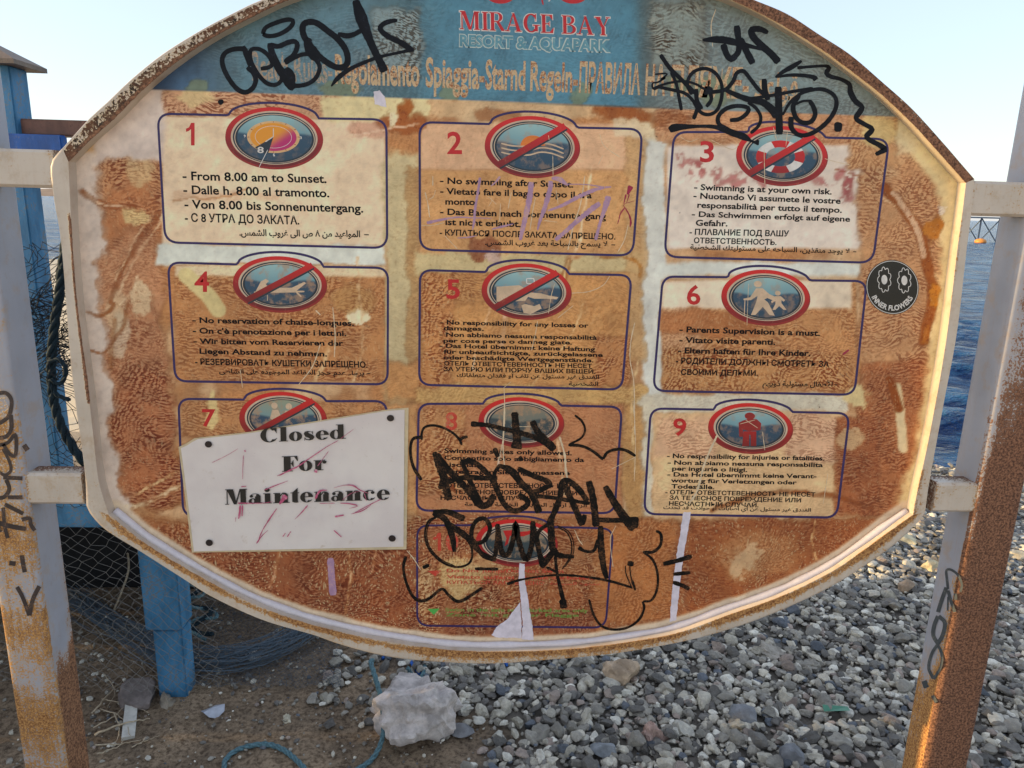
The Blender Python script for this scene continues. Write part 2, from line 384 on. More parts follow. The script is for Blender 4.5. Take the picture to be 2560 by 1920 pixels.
# rusty lower part
low = sm(1290, 1325, Vw)
put(low, (158, 94, 46), 0.75, 0.85, 0.6)
put(low*rect(430, 1372, 1040, 1640, 16), (146, 78, 30), 0.75, 0.95, 0.9)
put(rect(1040, 1290, 1290, 1600, 20), (160, 96, 48), 0.95, 0.8, 1.0)
put(rect(1100, 1530, 1480, 1640, 12)*0.6, (140, 70, 26), 0.8, 0.9, 0.3)
put(rect(1480, 1300, 1690, 1560, 26), (176, 114, 62), 0.55, 0.7, 0.3)
put(rect(1720, 1300, 2290, 1560, 14), (154, 90, 44), 0.45, 1.0, 0.6)
put(ell(1872, 1402, 40, 34, 0.5, 2.6)*0.65, (214, 192, 158), 0.0, 0.3); put(ell(1890, 1390, 110, 60, 0.6)*0.35, (214, 180, 130))
put(ell(1150, 1440, 55, 55, 0.3)*0.75, (214, 190, 130), 0.3); put(ell(1220, 1405, 50, 30, 0.4)*0.5, (208, 180, 120), 0.4)
put(ell(1060, 1475, 18, 70, 0.4)*0.6, (206, 180, 120)); put(ell(1440, 1400, 60, 60, 0.5)*0.4, (200, 150, 100))
# right side
put(rect(2150, 360, 2420, 1290, 20), (190, 142, 98), 0.75, 0.5, 0.2)
put(rect(2150, 900, 2330, 1290, 20), (168, 104, 58), 0.7, 0.85, 0.3)
put(rect(2090, 1040, 2200, 1290, 16), (158, 92, 48), 0.6, 0.9, 0.3)
put(ell(2140, 985, 30, 26, 0.3), (206, 184, 128), 0.1, 0.3); put(ell(2130, 1090, 36, 26, 0.3)*0.8, (204, 176, 112), 0.1)
edge_x = np.interp(V_, [340, 460, 620, 860, 1090, 1290], [2230, 2345, 2352, 2325, 2290, 2240])
put(sm(-14, 14, Uw-edge_x)*(V_ > 250)*(V_ < 1330), (212, 194, 150), 0.0, 0.3, 0.0)
put(ell(2225, 345, 70, 60, 0.4)*0.7, (214, 200, 164), 0.05); put(ell(2215, 420, 30, 30)*0.5, (206, 176, 96))
put(stroke([(2215,470),(2260,520),(2300,580),(2318,660),(2330,740),(2310,850)], 13, 0.3), (150, 92, 44), 0.0, 1.0)
put(stroke([(2235,480),(2290,560),(2310,640)], 7, 0.3), (206, 170, 130)); put(ell(2335, 570, 22, 40, 0.4), (176, 118, 50), 0, 1.0)
put(ell(2350, 522, 14, 10, 0.3), (220, 208, 190)); put(ell(2335, 740, 14, 30, 0.5)*0.9, (190, 130, 50), 0, 1.0); put(ell(2325, 830, 14, 22, 0.5)*0.9, (170, 110, 46), 0, 1.0)
put(stroke([(2240,970),(2250,1040),(2256,1120)], 12, 0.3), (212, 190, 150), 0.0, 0.2)
put(stroke([(2222,950),(2245,1020)], 10, 0.4), (146, 86, 40), 0.0, 1.0)
# upper strip under the header
put(rect(400, 228, 840, 292, 6, 0.4), (198, 152, 116), 0.85, 0.4, 0.15)
put(rect(230, 225, 410, 400, 18), (208, 190, 176), 0.0, 0.15, 0.0)
put(ell(490, 250, 40, 22)*0.8, (206, 184, 128), 0.1)
put(rect(800, 236, 1070, 300, 12), (214, 196, 150), 0.0, 0.3, 0.05)
put(ell(1015, 275, 16, 28, 0.5), (160, 100, 50), 0, 0.9); put(ell(1000, 310, 55, 26, 0.5)*0.85, (158, 96, 50), 0, 0.9); put(ell(980, 300, 14, 20, 0.3), (214, 196, 160))
put(rect(1070, 248, 1600, 300, 10)*0.8, (208, 178, 138), 0.1, 0.4); put(rect(1180, 280, 1300, 300, 10)*0.5, (164, 108, 64))
put(ell(1560, 285, 70, 18, 0.6)*0.9, (150, 90, 44), 0.0, 0.9); put(rect(1540, 300, 1660, 345, 10)*0.7, (212, 196, 164), 0.0)
put(rect(1640, 262, 2200, 345, 10), (196, 148, 108), 0.45, 0.5, 0.3); put(rect(2120, 290, 2240, 420, 16), (196, 150, 104), 0.6, 0.4)
put(ell(2200, 330, 44, 44, 0.4)*0.8, (212, 192, 130), 0.05); put(ell(1680, 300, 50, 18, 0.5)*0.7, (156, 96, 48))
# blue header print
hb = sm(-1.5, 1.5, (222+(U-373)*0.03725)-V_)
put(hb, (92, 128, 138), 0.25, 0.3, 0.0)
put(hb*sm(900, 1150, U)*(1-sm(1580, 1650, U)), (84, 132, 148), 0.15, 0.3, 0.0)
put(hb*sm(1570, 1680, U), (118, 138, 138), 0.4, 0.4, 0.0)
put(hb*(1-sm(420, 620, U)), (84, 118, 146), 0.05, 0.2, 0.0)
put(hb*(1-sm(470, 640, U+0.7*V_)), (66, 92, 122), 0.0, 0.15, 0.0)
for cx, cy, rx, ry in ((492,218,28,26),(840,215,50,24),(1125,232,32,24),(1455,232,34,24),(1780,225,60,40),(1690,210,30,24)):
    put(hb*ell(cx, cy, rx, ry, 0.3)*0.75, (128, 140, 112), 0.05)
put(hb*rect(880, 120, 1060, 200, 20), None, 0.5); put(hb*rect(930, 20, 1050, 190, 20), (110, 140, 146), 0.9, 0.6)
put(hb*rect(1630, 10, 1760, 170, 24), (118, 140, 138), 1.0, 0.6)
# creases, stains and broad rubbed marks
for p, w, c in (
    ([(205,478),(240,505),(290,520),(335,515)], 9, (140,80,36)), ([(215,482),(250,512),(320,520)], 4, (216,190,160)),
    ([(395,535),(370,570),(340,620),(300,680),(275,755)], 9, (146,90,50)), ([(405,540),(378,590),(345,640),(310,700),(285,750)], 4, (214,186,150)),
    ([(380,530),(355,570),(325,630),(285,700)], 3, (214,186,150)), ([(345,690),(335,720),(300,760)], 4, (220,196,160)),
    ([(218,780),(245,788),(275,775),(285,760)], 6, (140,84,40)), ([(318,765),(310,810),(290,850)], 7, (146,88,46)),
    ([(225,875),(260,880),(290,850)], 4, (150,96,52)), ([(287,800),(283,860),(280,920)], 8, (168,118,74)),
    ([(850,345),(1040,310)], 3, (220,190,160)), ([(430,460),(600,440),(720,428)], 3, (222,196,160)), ([(430,500),(560,492),(620,470)], 3, (190,140,96)),
    ([(1505,640),(1590,655),(1600,690)], 6, (170,120,60)), ([(1420,650),(1412,680),(1400,720)], 12, (160,104,56)), ([(1418,650),(1405,700)], 4, (214,190,140)),
    ([(1780,1275),(1900,1235),(2050,1235),(2180,1265)], 8, (142,84,42)), ([(1780,1285),(1900,1246),(2060,1246)], 3, (216,180,130)),
    ([(2035,1300),(2030,1350),(2040,1400)], 4, (222,186,130)), ([(290,1270),(360,1262),(440,1220),(480,1195)], 9, (216,196,160)),
    ([(340,1240),(420,1190),(470,1165)], 5, (206,180,120)), ([(700,1375),(690,1430),(675,1470)], 5, (212,170,110)),
    ([(875,1380),(872,1460),(866,1530)], 4, (216,176,116)), ([(940,1375),(930,1430)], 3, (210,170,110)), ([(2090,420),(2180,452)], 2.5, (170,116,80)),
    ([(2160,455),(2190,480),(2250,520)], 3, (220,190,150)), ([(1255,720),(1262,800),(1250,860)], 8, (216,180,150)), ([(1225,770),(1190,870),(1180,930)], 4, (212,176,130)),
    ([(890,640),(905,800),(900,900),(880,960)], 4, (206,176,120)), ([(820,870),(800,930),(770,980)], 7, (210,180,120)), ([(1595,900),(1578,1010),(1590,1180)], 3.5, (214,186,140)),
    ([(1480,420),(1462,520),(1448,600),(1430,640)], 4.5, (222,196,160)), ([(1395,1080),(1405,1180),(1415,1240)], 6, (222,190,150)),
    ([(1266,1010),(1258,1100),(1250,1160)], 4, (224,206,190)), ([(1460,760),(1440,820),(1330,960)], 2.5, (216,186,140))):
    put(stroke(p, w*0.7, 0.6, 0.5)*(0.35+0.5*sm(-0.3, 0.35, n_hi+0.5*n_mid)), c, 0.0, 0.5)
# faded red rubbed marks across box 3, in the box-3 zoom frame
def z3(p): return [(1700+x*0.38879, y*0.38879) for x, y in p]
for p, w in (([(0,990),(40,1100),(100,1150),(140,1080),(60,1040)], 9), ([(120,1050),(200,1110),(260,1090),(240,1180),(330,1150),(380,1110)], 8),
             ([(340,1190),(420,1160),(500,1150),(560,1190),(620,1120)], 7), ([(820,1110),(900,1160),(980,1170),(1050,1100),(1090,1110),(1080,1200),(1100,1280)], 10), ([(1090,1150),(1060,1290)], 9)):
    put(stroke(z3(p), w, 0.7, 0.5)*0.55*sm(-0.35, 0.2, n_hi), (176, 96, 96), 0.0, 0.3)
# bare edge band just above the lower frame
di = np.full(U.shape, 1e9)
Bp = outline(i_bot, 260)
for a in Bp: di = np.minimum(di, np.hypot(GX-a[0], GZ-a[1]))
put((1-sm(0.016, 0.026, di+0.004*n_mid))*(V_ > 1100), (206, 186, 160), 0.0, 0.3, 0.0)
C3 = np.clip(C3*np.array([1.075, 1.055, 1.055])*(1+0.10*n_mid[..., None]+0.06*n_hi[..., None]+0.05*n_lo[..., None]), 0.02, 0.97)
C3 = np.clip(0.62+(C3-0.62)*np.array([1.12, 1.18, 1.14]), 0.03, 0.97)
CL = np.where(C3 <= 0.04045, C3/12.92, ((C3+0.055)/1.055)**2.4)
idx = -np.ones(U.shape, int); idx[ins] = np.arange(ins.sum())
a, b, c, d = idx[:-1, :-1], idx[:-1, 1:], idx[1:, 1:], idx[1:, :-1]
ok = (a >= 0) & (b >= 0) & (c >= 0) & (d >= 0)
PF = np.stack([a[ok], b[ok], c[ok], d[ok]], -1)
buck = 0.0011*fbm(GX*5, GZ*5, 5)+0.00025*n_mid
PV = np.stack([GX, buck*0, GZ], -1)[ins]

t = NT('weathered_printed_panel')
wc = t.attr('stain'); fx = t.attr('fx'); sp = t.node('ShaderNodeSeparateColor'); t.link(fx, sp.inputs[0])
co = t.coord()
wv = t.node('ShaderNodeTexNoise'); wv.inputs['Scale'].default_value = 7; wv.inputs['Detail'].default_value = 3; t.link(co, wv.inputs['Vector'])
add = t.node('ShaderNodeVectorMath', operation='MULTIPLY_ADD'); t.link(wv.outputs['Color'], add.inputs[0]); add.inputs[1].default_value = (0.10, 0.0, 0.10); t.link(co, add.inputs[2])
mp = t.node('ShaderNodeMapping'); mp.inputs['Rotation'].default_value = (0, R(18), 0); mp.inputs['Scale'].default_value = (95, 1, 300); t.link(add.outputs[0], mp.inputs[0])
rn = t.node('ShaderNodeTexNoise'); rn.inputs['Scale'].default_value = 1.0; rn.inputs['Detail'].default_value = 1.5; rn.inputs['Roughness'].default_value = 0.4; t.link(mp.outputs[0], rn.inputs['Vector'])
wave = t.node('ShaderNodeTexWave', wave_type='BANDS', bands_direction='Z'); wave.inputs['Scale'].default_value = 46; wave.inputs['Distortion'].default_value = 0
wave.inputs['Detail'].default_value = 0
add2 = t.node('ShaderNodeVectorMath', operation='MULTIPLY_ADD'); wv2 = t.node('ShaderNodeTexNoise'); wv2.inputs['Scale'].default_value = 26; wv2.inputs['Detail'].default_value = 2; t.link(co, wv2.inputs['Vector'])
t.link(wv2.outputs['Color'], add2.inputs[0]); add2.inputs[1].default_value = (0.03, 0.0, 0.03); t.link(add.outputs[0], add2.inputs[2])
t.link(add2.outputs[0], wave.inputs['Vector'])
mp2 = t.node('ShaderNodeMapping'); mp2.inputs['Rotation'].default_value = (0, R(64), 0); t.link(add2.outputs[0], mp2.inputs[0])
wave2 = t.node('ShaderNodeTexWave', wave_type='BANDS', bands_direction='Z'); wave2.inputs['Scale'].default_value = 36; wave2.inputs['Distortion'].default_value = 0; t.link(mp2.outputs[0], wave2.inputs['Vector'])
dirm = t.ramp(t.noise(4.5, 3, 0.6), 0.44, 0.56)
wvf = t.math('ADD', t.math('MULTIPLY', wave.outputs['Fac'], t.math('SUBTRACT', 1.0, dirm)), t.math('MULTIPLY', wave2.outputs['Fac'], dirm))
pit = t.ramp(t.noise(210, 2, 0.5), 0.40, 0.60)
wvf = t.math('ADD', t.math('MULTIPLY', wvf, 0.72), t.math('MULTIPLY', pit, 0.28))
rip = t.math('ADD', t.math('MULTIPLY', t.ramp(rn.outputs['Fac'], 0.44, 0.58), 0.40), t.math('MULTIPLY', wvf, 0.60))
gate = t.ramp(t.noise(15, 4, 0.65), 0.36, 0.56)
ripm = t.math('MULTIPLY', t.math('MULTIPLY', t.ramp(rip, 0.40, 0.60), gate), sp.outputs[0])
dark = t.mix(1.0, wc, lin((160, 100, 64)), 'MULTIPLY')
wc = t.mix(t.math('MULTIPLY', sp.outputs[0], 0.16), wc, lin((226, 194, 152)))
c1 = t.mix(t.math('MULTIPLY', ripm, 0.95), wc, dark)
lite = t.mix(0.42, wc, lin((232, 208, 166)))
ripl = t.math('MULTIPLY', t.math('MULTIPLY', t.ramp(rip, 0.36, 0.16), gate), sp.outputs[0])
c1 = t.mix(t.math('MULTIPLY', ripl, 0.40), c1, lite)
g1 = t.noise(420, 4, 0.7); g2 = t.noise(110, 5, 0.7)
c2 = t.mix(t.math('MULTIPLY', t.ramp(g2, 0.50, 0.72), t.math('MULTIPLY', sp.outputs[1], 1.0)), c1, t.mix(1.0, c1, lin((186, 128, 84)), 'MULTIPLY'))
c2 = t.mix(t.math('MULTIPLY', t.ramp(g1, 0.56, 0.70), t.math('MULTIPLY', sp.outputs[1], 0.5)), c2, t.mix(1.0, c2, lin((150, 100, 70)), 'MULTIPLY'))
vor = t.node('ShaderNodeTexVoronoi', feature='F1'); vor.inputs['Scale'].default_value = 1.0; vor.inputs['Randomness'].default_value = 1.0
mpv = t.node('ShaderNodeMapping'); mpv.inputs['Scale'].default_value = (215, 1, 130); t.link(add.outputs[0], mpv.inputs[0]); t.link(mpv.outputs[0], vor.inputs['Vector'])
fle = t.math('MULTIPLY', t.math('MULTIPLY', t.ramp(vor.outputs['Distance'], 0.36, 0.20), t.ramp(t.noise(16, 3, 0.6), 0.38, 0.54)), sp.outputs[2])
c3_ = t.mix(t.math('MULTIPLY', fle, 0.65), c2, lin((226, 198, 146)))
spk = t.math('MULTIPLY', t.ramp(t.noise(55, 2, 0.5), 0.76, 0.80), 0.8)
c3_ = t.mix(spk, c3_, lin((60, 36, 24)))
t.set('Base Color', c3_); t.set('Roughness', t.ramp(g2, 0.3, 0.7, 0.42, 0.62)); t.set('Specular IOR Level', 0.3)
t.bump(t.math('ADD', t.math('MULTIPLY', ripm, 0.5), t.math('MULTIPLY', g2, 0.35)), 0.35, 0.0006)
M['panel'] = t.m
CLa = np.concatenate([CL[ins], np.ones((ins.sum(), 1))], 1)
FXa = np.stack([RP[ins], GR[ins], FL[ins], np.ones(ins.sum())], -1)
panel = mesh_obj('panel', PV, PF, M['panel'], sign, smooth=True, attrs={'stain': ('FLOAT_COLOR', CLa), 'fx': ('FLOAT_COLOR', FXa)})
# back plate of the panel (thickness)
bk = INNER+(lambda d: d/np.linalg.norm(d, axis=1)[:, None]*0.006)(INNER-cen)
n_ = len(bk)
mesh_obj('back_plate', np.c_[bk[:, 0], np.full(n_, 0.004), bk[:, 1]], [tuple(range(n_))], flat('galvanised_back', (150, 150, 150), 0.6), sign)

# ---------------------------------------------------------------- flat print on the panel, laid out on the panel plane
LAY = [0]
def lay(): LAY[0] += 1; return LAY[0]*0.00001
def pane(pts, off):                # pixels -> panel plane, lifted towards the viewer
    p = np.asarray(pts, float); q = atY(p[:, 0], p[:, 1], YP); q[:, 1] = YP-off; return q
class PM:                          # a print mesh made of flat shapes
    def __init__(s, off): s.b = MB(); s.off = off
    def poly(s, loops, mi=0):
        s.off += 0.000004
        if not isinstance(loops[0][0], (tuple, list, np.ndarray)): loops = [loops]
        loops = [np.asarray(l, float) for l in loops]
        tri = tessellate_polygon([[Vector((x, -y, 0)) for x, y in l] for l in loops])
        s.b.add(pane(np.vstack(loops), s.off), [tuple(t) for t in tri], mi); return s
    def strip(s, L, Rr, mi=0, closed=False):
        s.off += 0.000004; n = len(L); v = np.empty((2*n, 2)); v[0::2] = L; v[1::2] = Rr
        f = [(2*i, 2*i+1, 2*i+3, 2*i+2) for i in range(n-1)]
        if closed: f.append((2*n-2, 2*n-1, 1, 0))
        s.b.add(pane(v, s.off), f, mi); return s
    def stroke(s, pts, w, mi=0, n=None, smooth=True, seed=0, rough=0.0, cap=True):
        p = np.asarray(pts, float)
        if len(p) == 2: smooth = False
        L = np.linalg.norm(np.diff(p, axis=0), axis=1).sum(); n = n or int(max(6, L/5))
        if np.ndim(w): p = np.c_[p, w]
        else: p = np.c_[p, np.full(len(p), float(w))]
        if smooth: q = spline(p, n)
        else:
            d = np.r_[0, np.cumsum(np.linalg.norm(np.diff(p[:, :2], axis=0), axis=1))]; u = np.linspace(0, d[-1], n)
            q = np.stack([np.interp(u, d, p[:, k]) for k in range(3)], -1)
        g = np.gradient(q[:, :2], axis=0); g /= np.linalg.norm(g, axis=1)[:, None]+1e-9
        nn = np.stack([-g[:, 1], g[:, 0]], -1); hw = q[:, 2]/2
        if cap: k = np.minimum(np.arange(n), np.arange(n)[::-1]); hw = hw*np.where(k == 0, 0.72, 1.0)
        if rough:
            r1 = np.random.default_rng(seed+len(p)); hw = hw*(1+r1.uniform(-rough, rough, n))
        s.strip(q[:, :2]+nn*hw[:, None], q[:, :2]-nn*hw[:, None], mi); return s
    def ellipse(s, cx, cy, rx, ry, mi=0, n=64, hole=None, sl=0.03):
        a = np.linspace(0, 2*math.pi, n, endpoint=False)
        o = np.c_[cx+rx*np.cos(a), cy+ry*np.sin(a)+sl*rx*np.cos(a)]
        if hole:
            i = np.c_[cx+hole[0]*np.cos(a), cy+hole[1]*np.sin(a)+sl*hole[0]*np.cos(a)]; s.strip(o, i, mi, True)
        else: s.poly(o, mi)
        return s
    def build(s, name, mats, parent=None, **k): return s.b.build(name, mats, parent, **k)

INK = {}
def ink(name, rgb, rough=0.4, worn=0.0, spec=0.5, wear_rgb=(176, 130, 92)):
    t = NT(name); c = lin(rgb); n = t.noise(50, 4, 0.6); hi = t.noise(300, 3, 0.7)
    b = t.mix(t.ramp(n, 0.3, 0.7), [x*0.85 for x in c], [min(1, x*1.12+0.002) for x in c])
    if worn: b = t.mix(t.math('MULTIPLY', t.ramp(t.math('ADD', t.math('MULTIPLY', hi, 0.5), t.math('MULTIPLY', n, 0.5)), 0.60-worn*0.2, 0.68-worn*0.1), min(1, worn*1.6)), b, lin(wear_rgb))
    t.set('Base Color', b); t.set('Roughness', rough); t.set('Specular IOR Level', spec)
    INK[name] = t.m; return t.m
ink('black_print', (14, 12, 16), 0.6, 0.04, 0.15); ink('purple_print', (44, 26, 84), 0.45, 0.12); ink('navy_print', (26, 26, 62), 0.45, 0.1)
ink('red_print', (196, 22, 26), 0.4, 0.12); ink('dark_red_print', (150, 30, 28), 0.45, 0.2); ink('ring_beige', (206, 178, 150), 0.45, 0.2)
ink('dark_ring', (24, 40, 52), 0.4, 0.15); ink('white_print', (222, 214, 204), 0.45, 0.1); ink('worn_figure', (212, 180, 146), 0.5, 0.3)
ink('faded_red', (206, 60, 40), 0.5, 0.5); ink('faded_green', (104, 150, 56), 0.5, 0.55); ink('solid_green', (84, 176, 76), 0.5, 0.15)
ink('spray_black', (9, 9, 16), 0.35, 0.3, 0.18, (44, 48, 62)); ink('marker_black', (12, 10, 10), 0.4, 0.55, 0.18, (92, 62, 40))
ink('lilac_marker', (178, 138, 164), 0.5, 0.55, 0.4, (206, 160, 140)); ink('crimson_marker', (160, 24, 62), 0.5, 0.25)
ink('scratch_cream', (224, 198, 160), 0.6, 0.2); ink('header_letters', (216, 184, 142), 0.6, 0.75, 0.3, (150, 84, 44)); ink('peeled_white', (222, 210, 216), 0.5, 0.12, 0.4, (196, 176, 160))
ink('teal_letters', (98, 148, 160), 0.5, 0.3, 0.4, (180, 180, 160)); ink('letter_edge', (190, 200, 190), 0.5, 0.35)
def ellipse_ink(name, cx, cy, rx, ry, top, mid, bot, worn=0.2):
    """printed picture background: pale sky over a dark sea with a rolling horizon"""
    t = NT(name); p = atY(cx, cy, YP); k = atY(cx, cy+ry, YP)
    co = t.coord(); s = t.node('ShaderNodeSeparateXYZ'); t.link(co, s.inputs[0])
    cz = float(p[2]); hz = abs(float(k[2])-cz)
    v = t.math('DIVIDE', t.math('SUBTRACT', s.outputs[2], cz), hz)
    v = t.math('ADD', v, t.math('MULTIPLY', t.math('SINE', t.math('MULTIPLY', s.outputs[0], 55.0)), 0.07))
    skyc = t.mix(t.ramp(v, -0.1, 0.9), lin(mid), lin(top)); sea = t.mix(t.ramp(v, -1.0, 0.1), lin(bot), [x*1.25 for x in lin(bot)])
    c = t.mix(t.ramp(v, 0.02, 0.14), sea, skyc)
    n = t.noise(45, 5, 0.65); c = t.mix(t.math('MULTIPLY', t.ramp(n, 0.46, 0.62), worn), c, lin((176, 138, 104)))
    t.set('Base Color', c); t.set('Roughness', 0.35); return t.m

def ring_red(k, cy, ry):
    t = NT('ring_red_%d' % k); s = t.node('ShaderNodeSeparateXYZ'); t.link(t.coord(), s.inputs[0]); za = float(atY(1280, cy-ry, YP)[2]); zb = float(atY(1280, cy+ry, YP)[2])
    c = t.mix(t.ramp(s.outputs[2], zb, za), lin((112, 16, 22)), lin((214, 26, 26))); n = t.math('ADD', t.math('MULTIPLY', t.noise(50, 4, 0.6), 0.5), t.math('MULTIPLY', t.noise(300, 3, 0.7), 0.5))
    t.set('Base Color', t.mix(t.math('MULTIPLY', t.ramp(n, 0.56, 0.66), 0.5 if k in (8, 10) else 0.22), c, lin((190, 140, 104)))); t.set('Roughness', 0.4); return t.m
# ---- lettering
_fc = {}
ARAB = {'ا':(1,'\uFE8D','\uFE8E'),'أ':(1,'\uFE83','\uFE84'),'آ':(1,'\uFE81','\uFE82'),'إ':(1,'\uFE87','\uFE88'),'د':(1,'\uFEA9','\uFEAA'),'ذ':(1,'\uFEAB','\uFEAC'),'ر':(1,'\uFEAD','\uFEAE'),'ز':(1,'\uFEAF','\uFEB0'),'و':(1,'\uFEED','\uFEEE'),'ة':(1,'\uFE93','\uFE94'),'ى':(1,'\uFEEF','\uFEF0'),'ء':(0,'\uFE80','\uFE80')}
for ch, b in zip('بتثجحخسشصضطظعغفقكلمنهيئ', (0xFE8F,0xFE95,0xFE99,0xFE9D,0xFEA1,0xFEA5,0xFEB1,0xFEB5,0xFEB9,0xFEBD,0xFEC1,0xFEC5,0xFEC9,0xFECD,0xFED1,0xFED5,0xFED9,0xFEDD,0xFEE1,0xFEE5,0xFEE9,0xFEF1,0xFE89)):
    ARAB[ch] = (2, chr(b), chr(b+1), chr(b+2), chr(b+3))
def shape_arabic(s):
    s = s.replace('لا', '\u0001').replace('لأ', '\u0002'); A = dict(ARAB); A['\u0001'] = (1, '\uFEFB', '\uFEFC'); A['\u0002'] = (1, '\uFEF7', '\uFEF8')
    out = []
    for i, ch in enumerate(s):
        if ch not in A: out.append(ch); continue
        pv = i > 0 and A.get(s[i-1], (0,))[0] == 2 and A[ch][0] > 0
        nx = A[ch][0] == 2 and i+1 < len(s) and A.get(s[i+1], (0,))[0] > 0
        g = A[ch]
        if g[0] < 2: out.append(g[2] if pv else g[1])
        else: out.append(g[1] if not pv and not nx else g[2] if pv and not nx else g[3] if nx and not pv else g[4])
    return ''.join(out)[::-1]
def glyph_mesh(s, bold=0.0):
    k = (s, bold)
    if k in _fc: return _fc[k]
    c = bpy.data.curves.new('text', 'FONT'); c.body = s; c.offset = bold; c.resolution_u = 3
    o = bpy.data.objects.new('text', c); m = o.to_mesh()
    v = np.array([(q.co.x, q.co.y) for q in m.vertices]); f = [tuple(p.vertices) for p in m.polygons]
    o.to_mesh_clear(); bpy.data.objects.remove(o); bpy.data.curves.remove(c); _fc[k] = (v, f); return _fc[k]
def line(b, s, p0, p1, cap, bold=0.012, off=0.0004, mi=0, shear=0.0, capref=0.73):
    """text between two baseline pixels; cap = capital height in pixels"""
    v, f = glyph_mesh(s, bold); xa, xb = v[:, 0].min(), v[:, 0].max()
    p0 = np.array(p0, float); p1 = np.array(p1, float); d = p1-p0
    u = (v[:, 0]-xa)/(xb-xa); h = v[:, 1]/capref*cap
    nrm = np.array([d[1], -d[0]])/np.hypot(*d)
    # plumb direction follows the board's own vertical in the picture
    vx = (1114-p0[0])/(8513-p0[1]); up = np.array([-vx, -1.0]); up /= np.linalg.norm(up); up = up*0.7+nrm*0.3
    px = p0+u[:, None]*d+h[:, None]*up+shear*h[:, None]*d/np.hypot(*d)
    b.add(pane(px, off), f, mi)

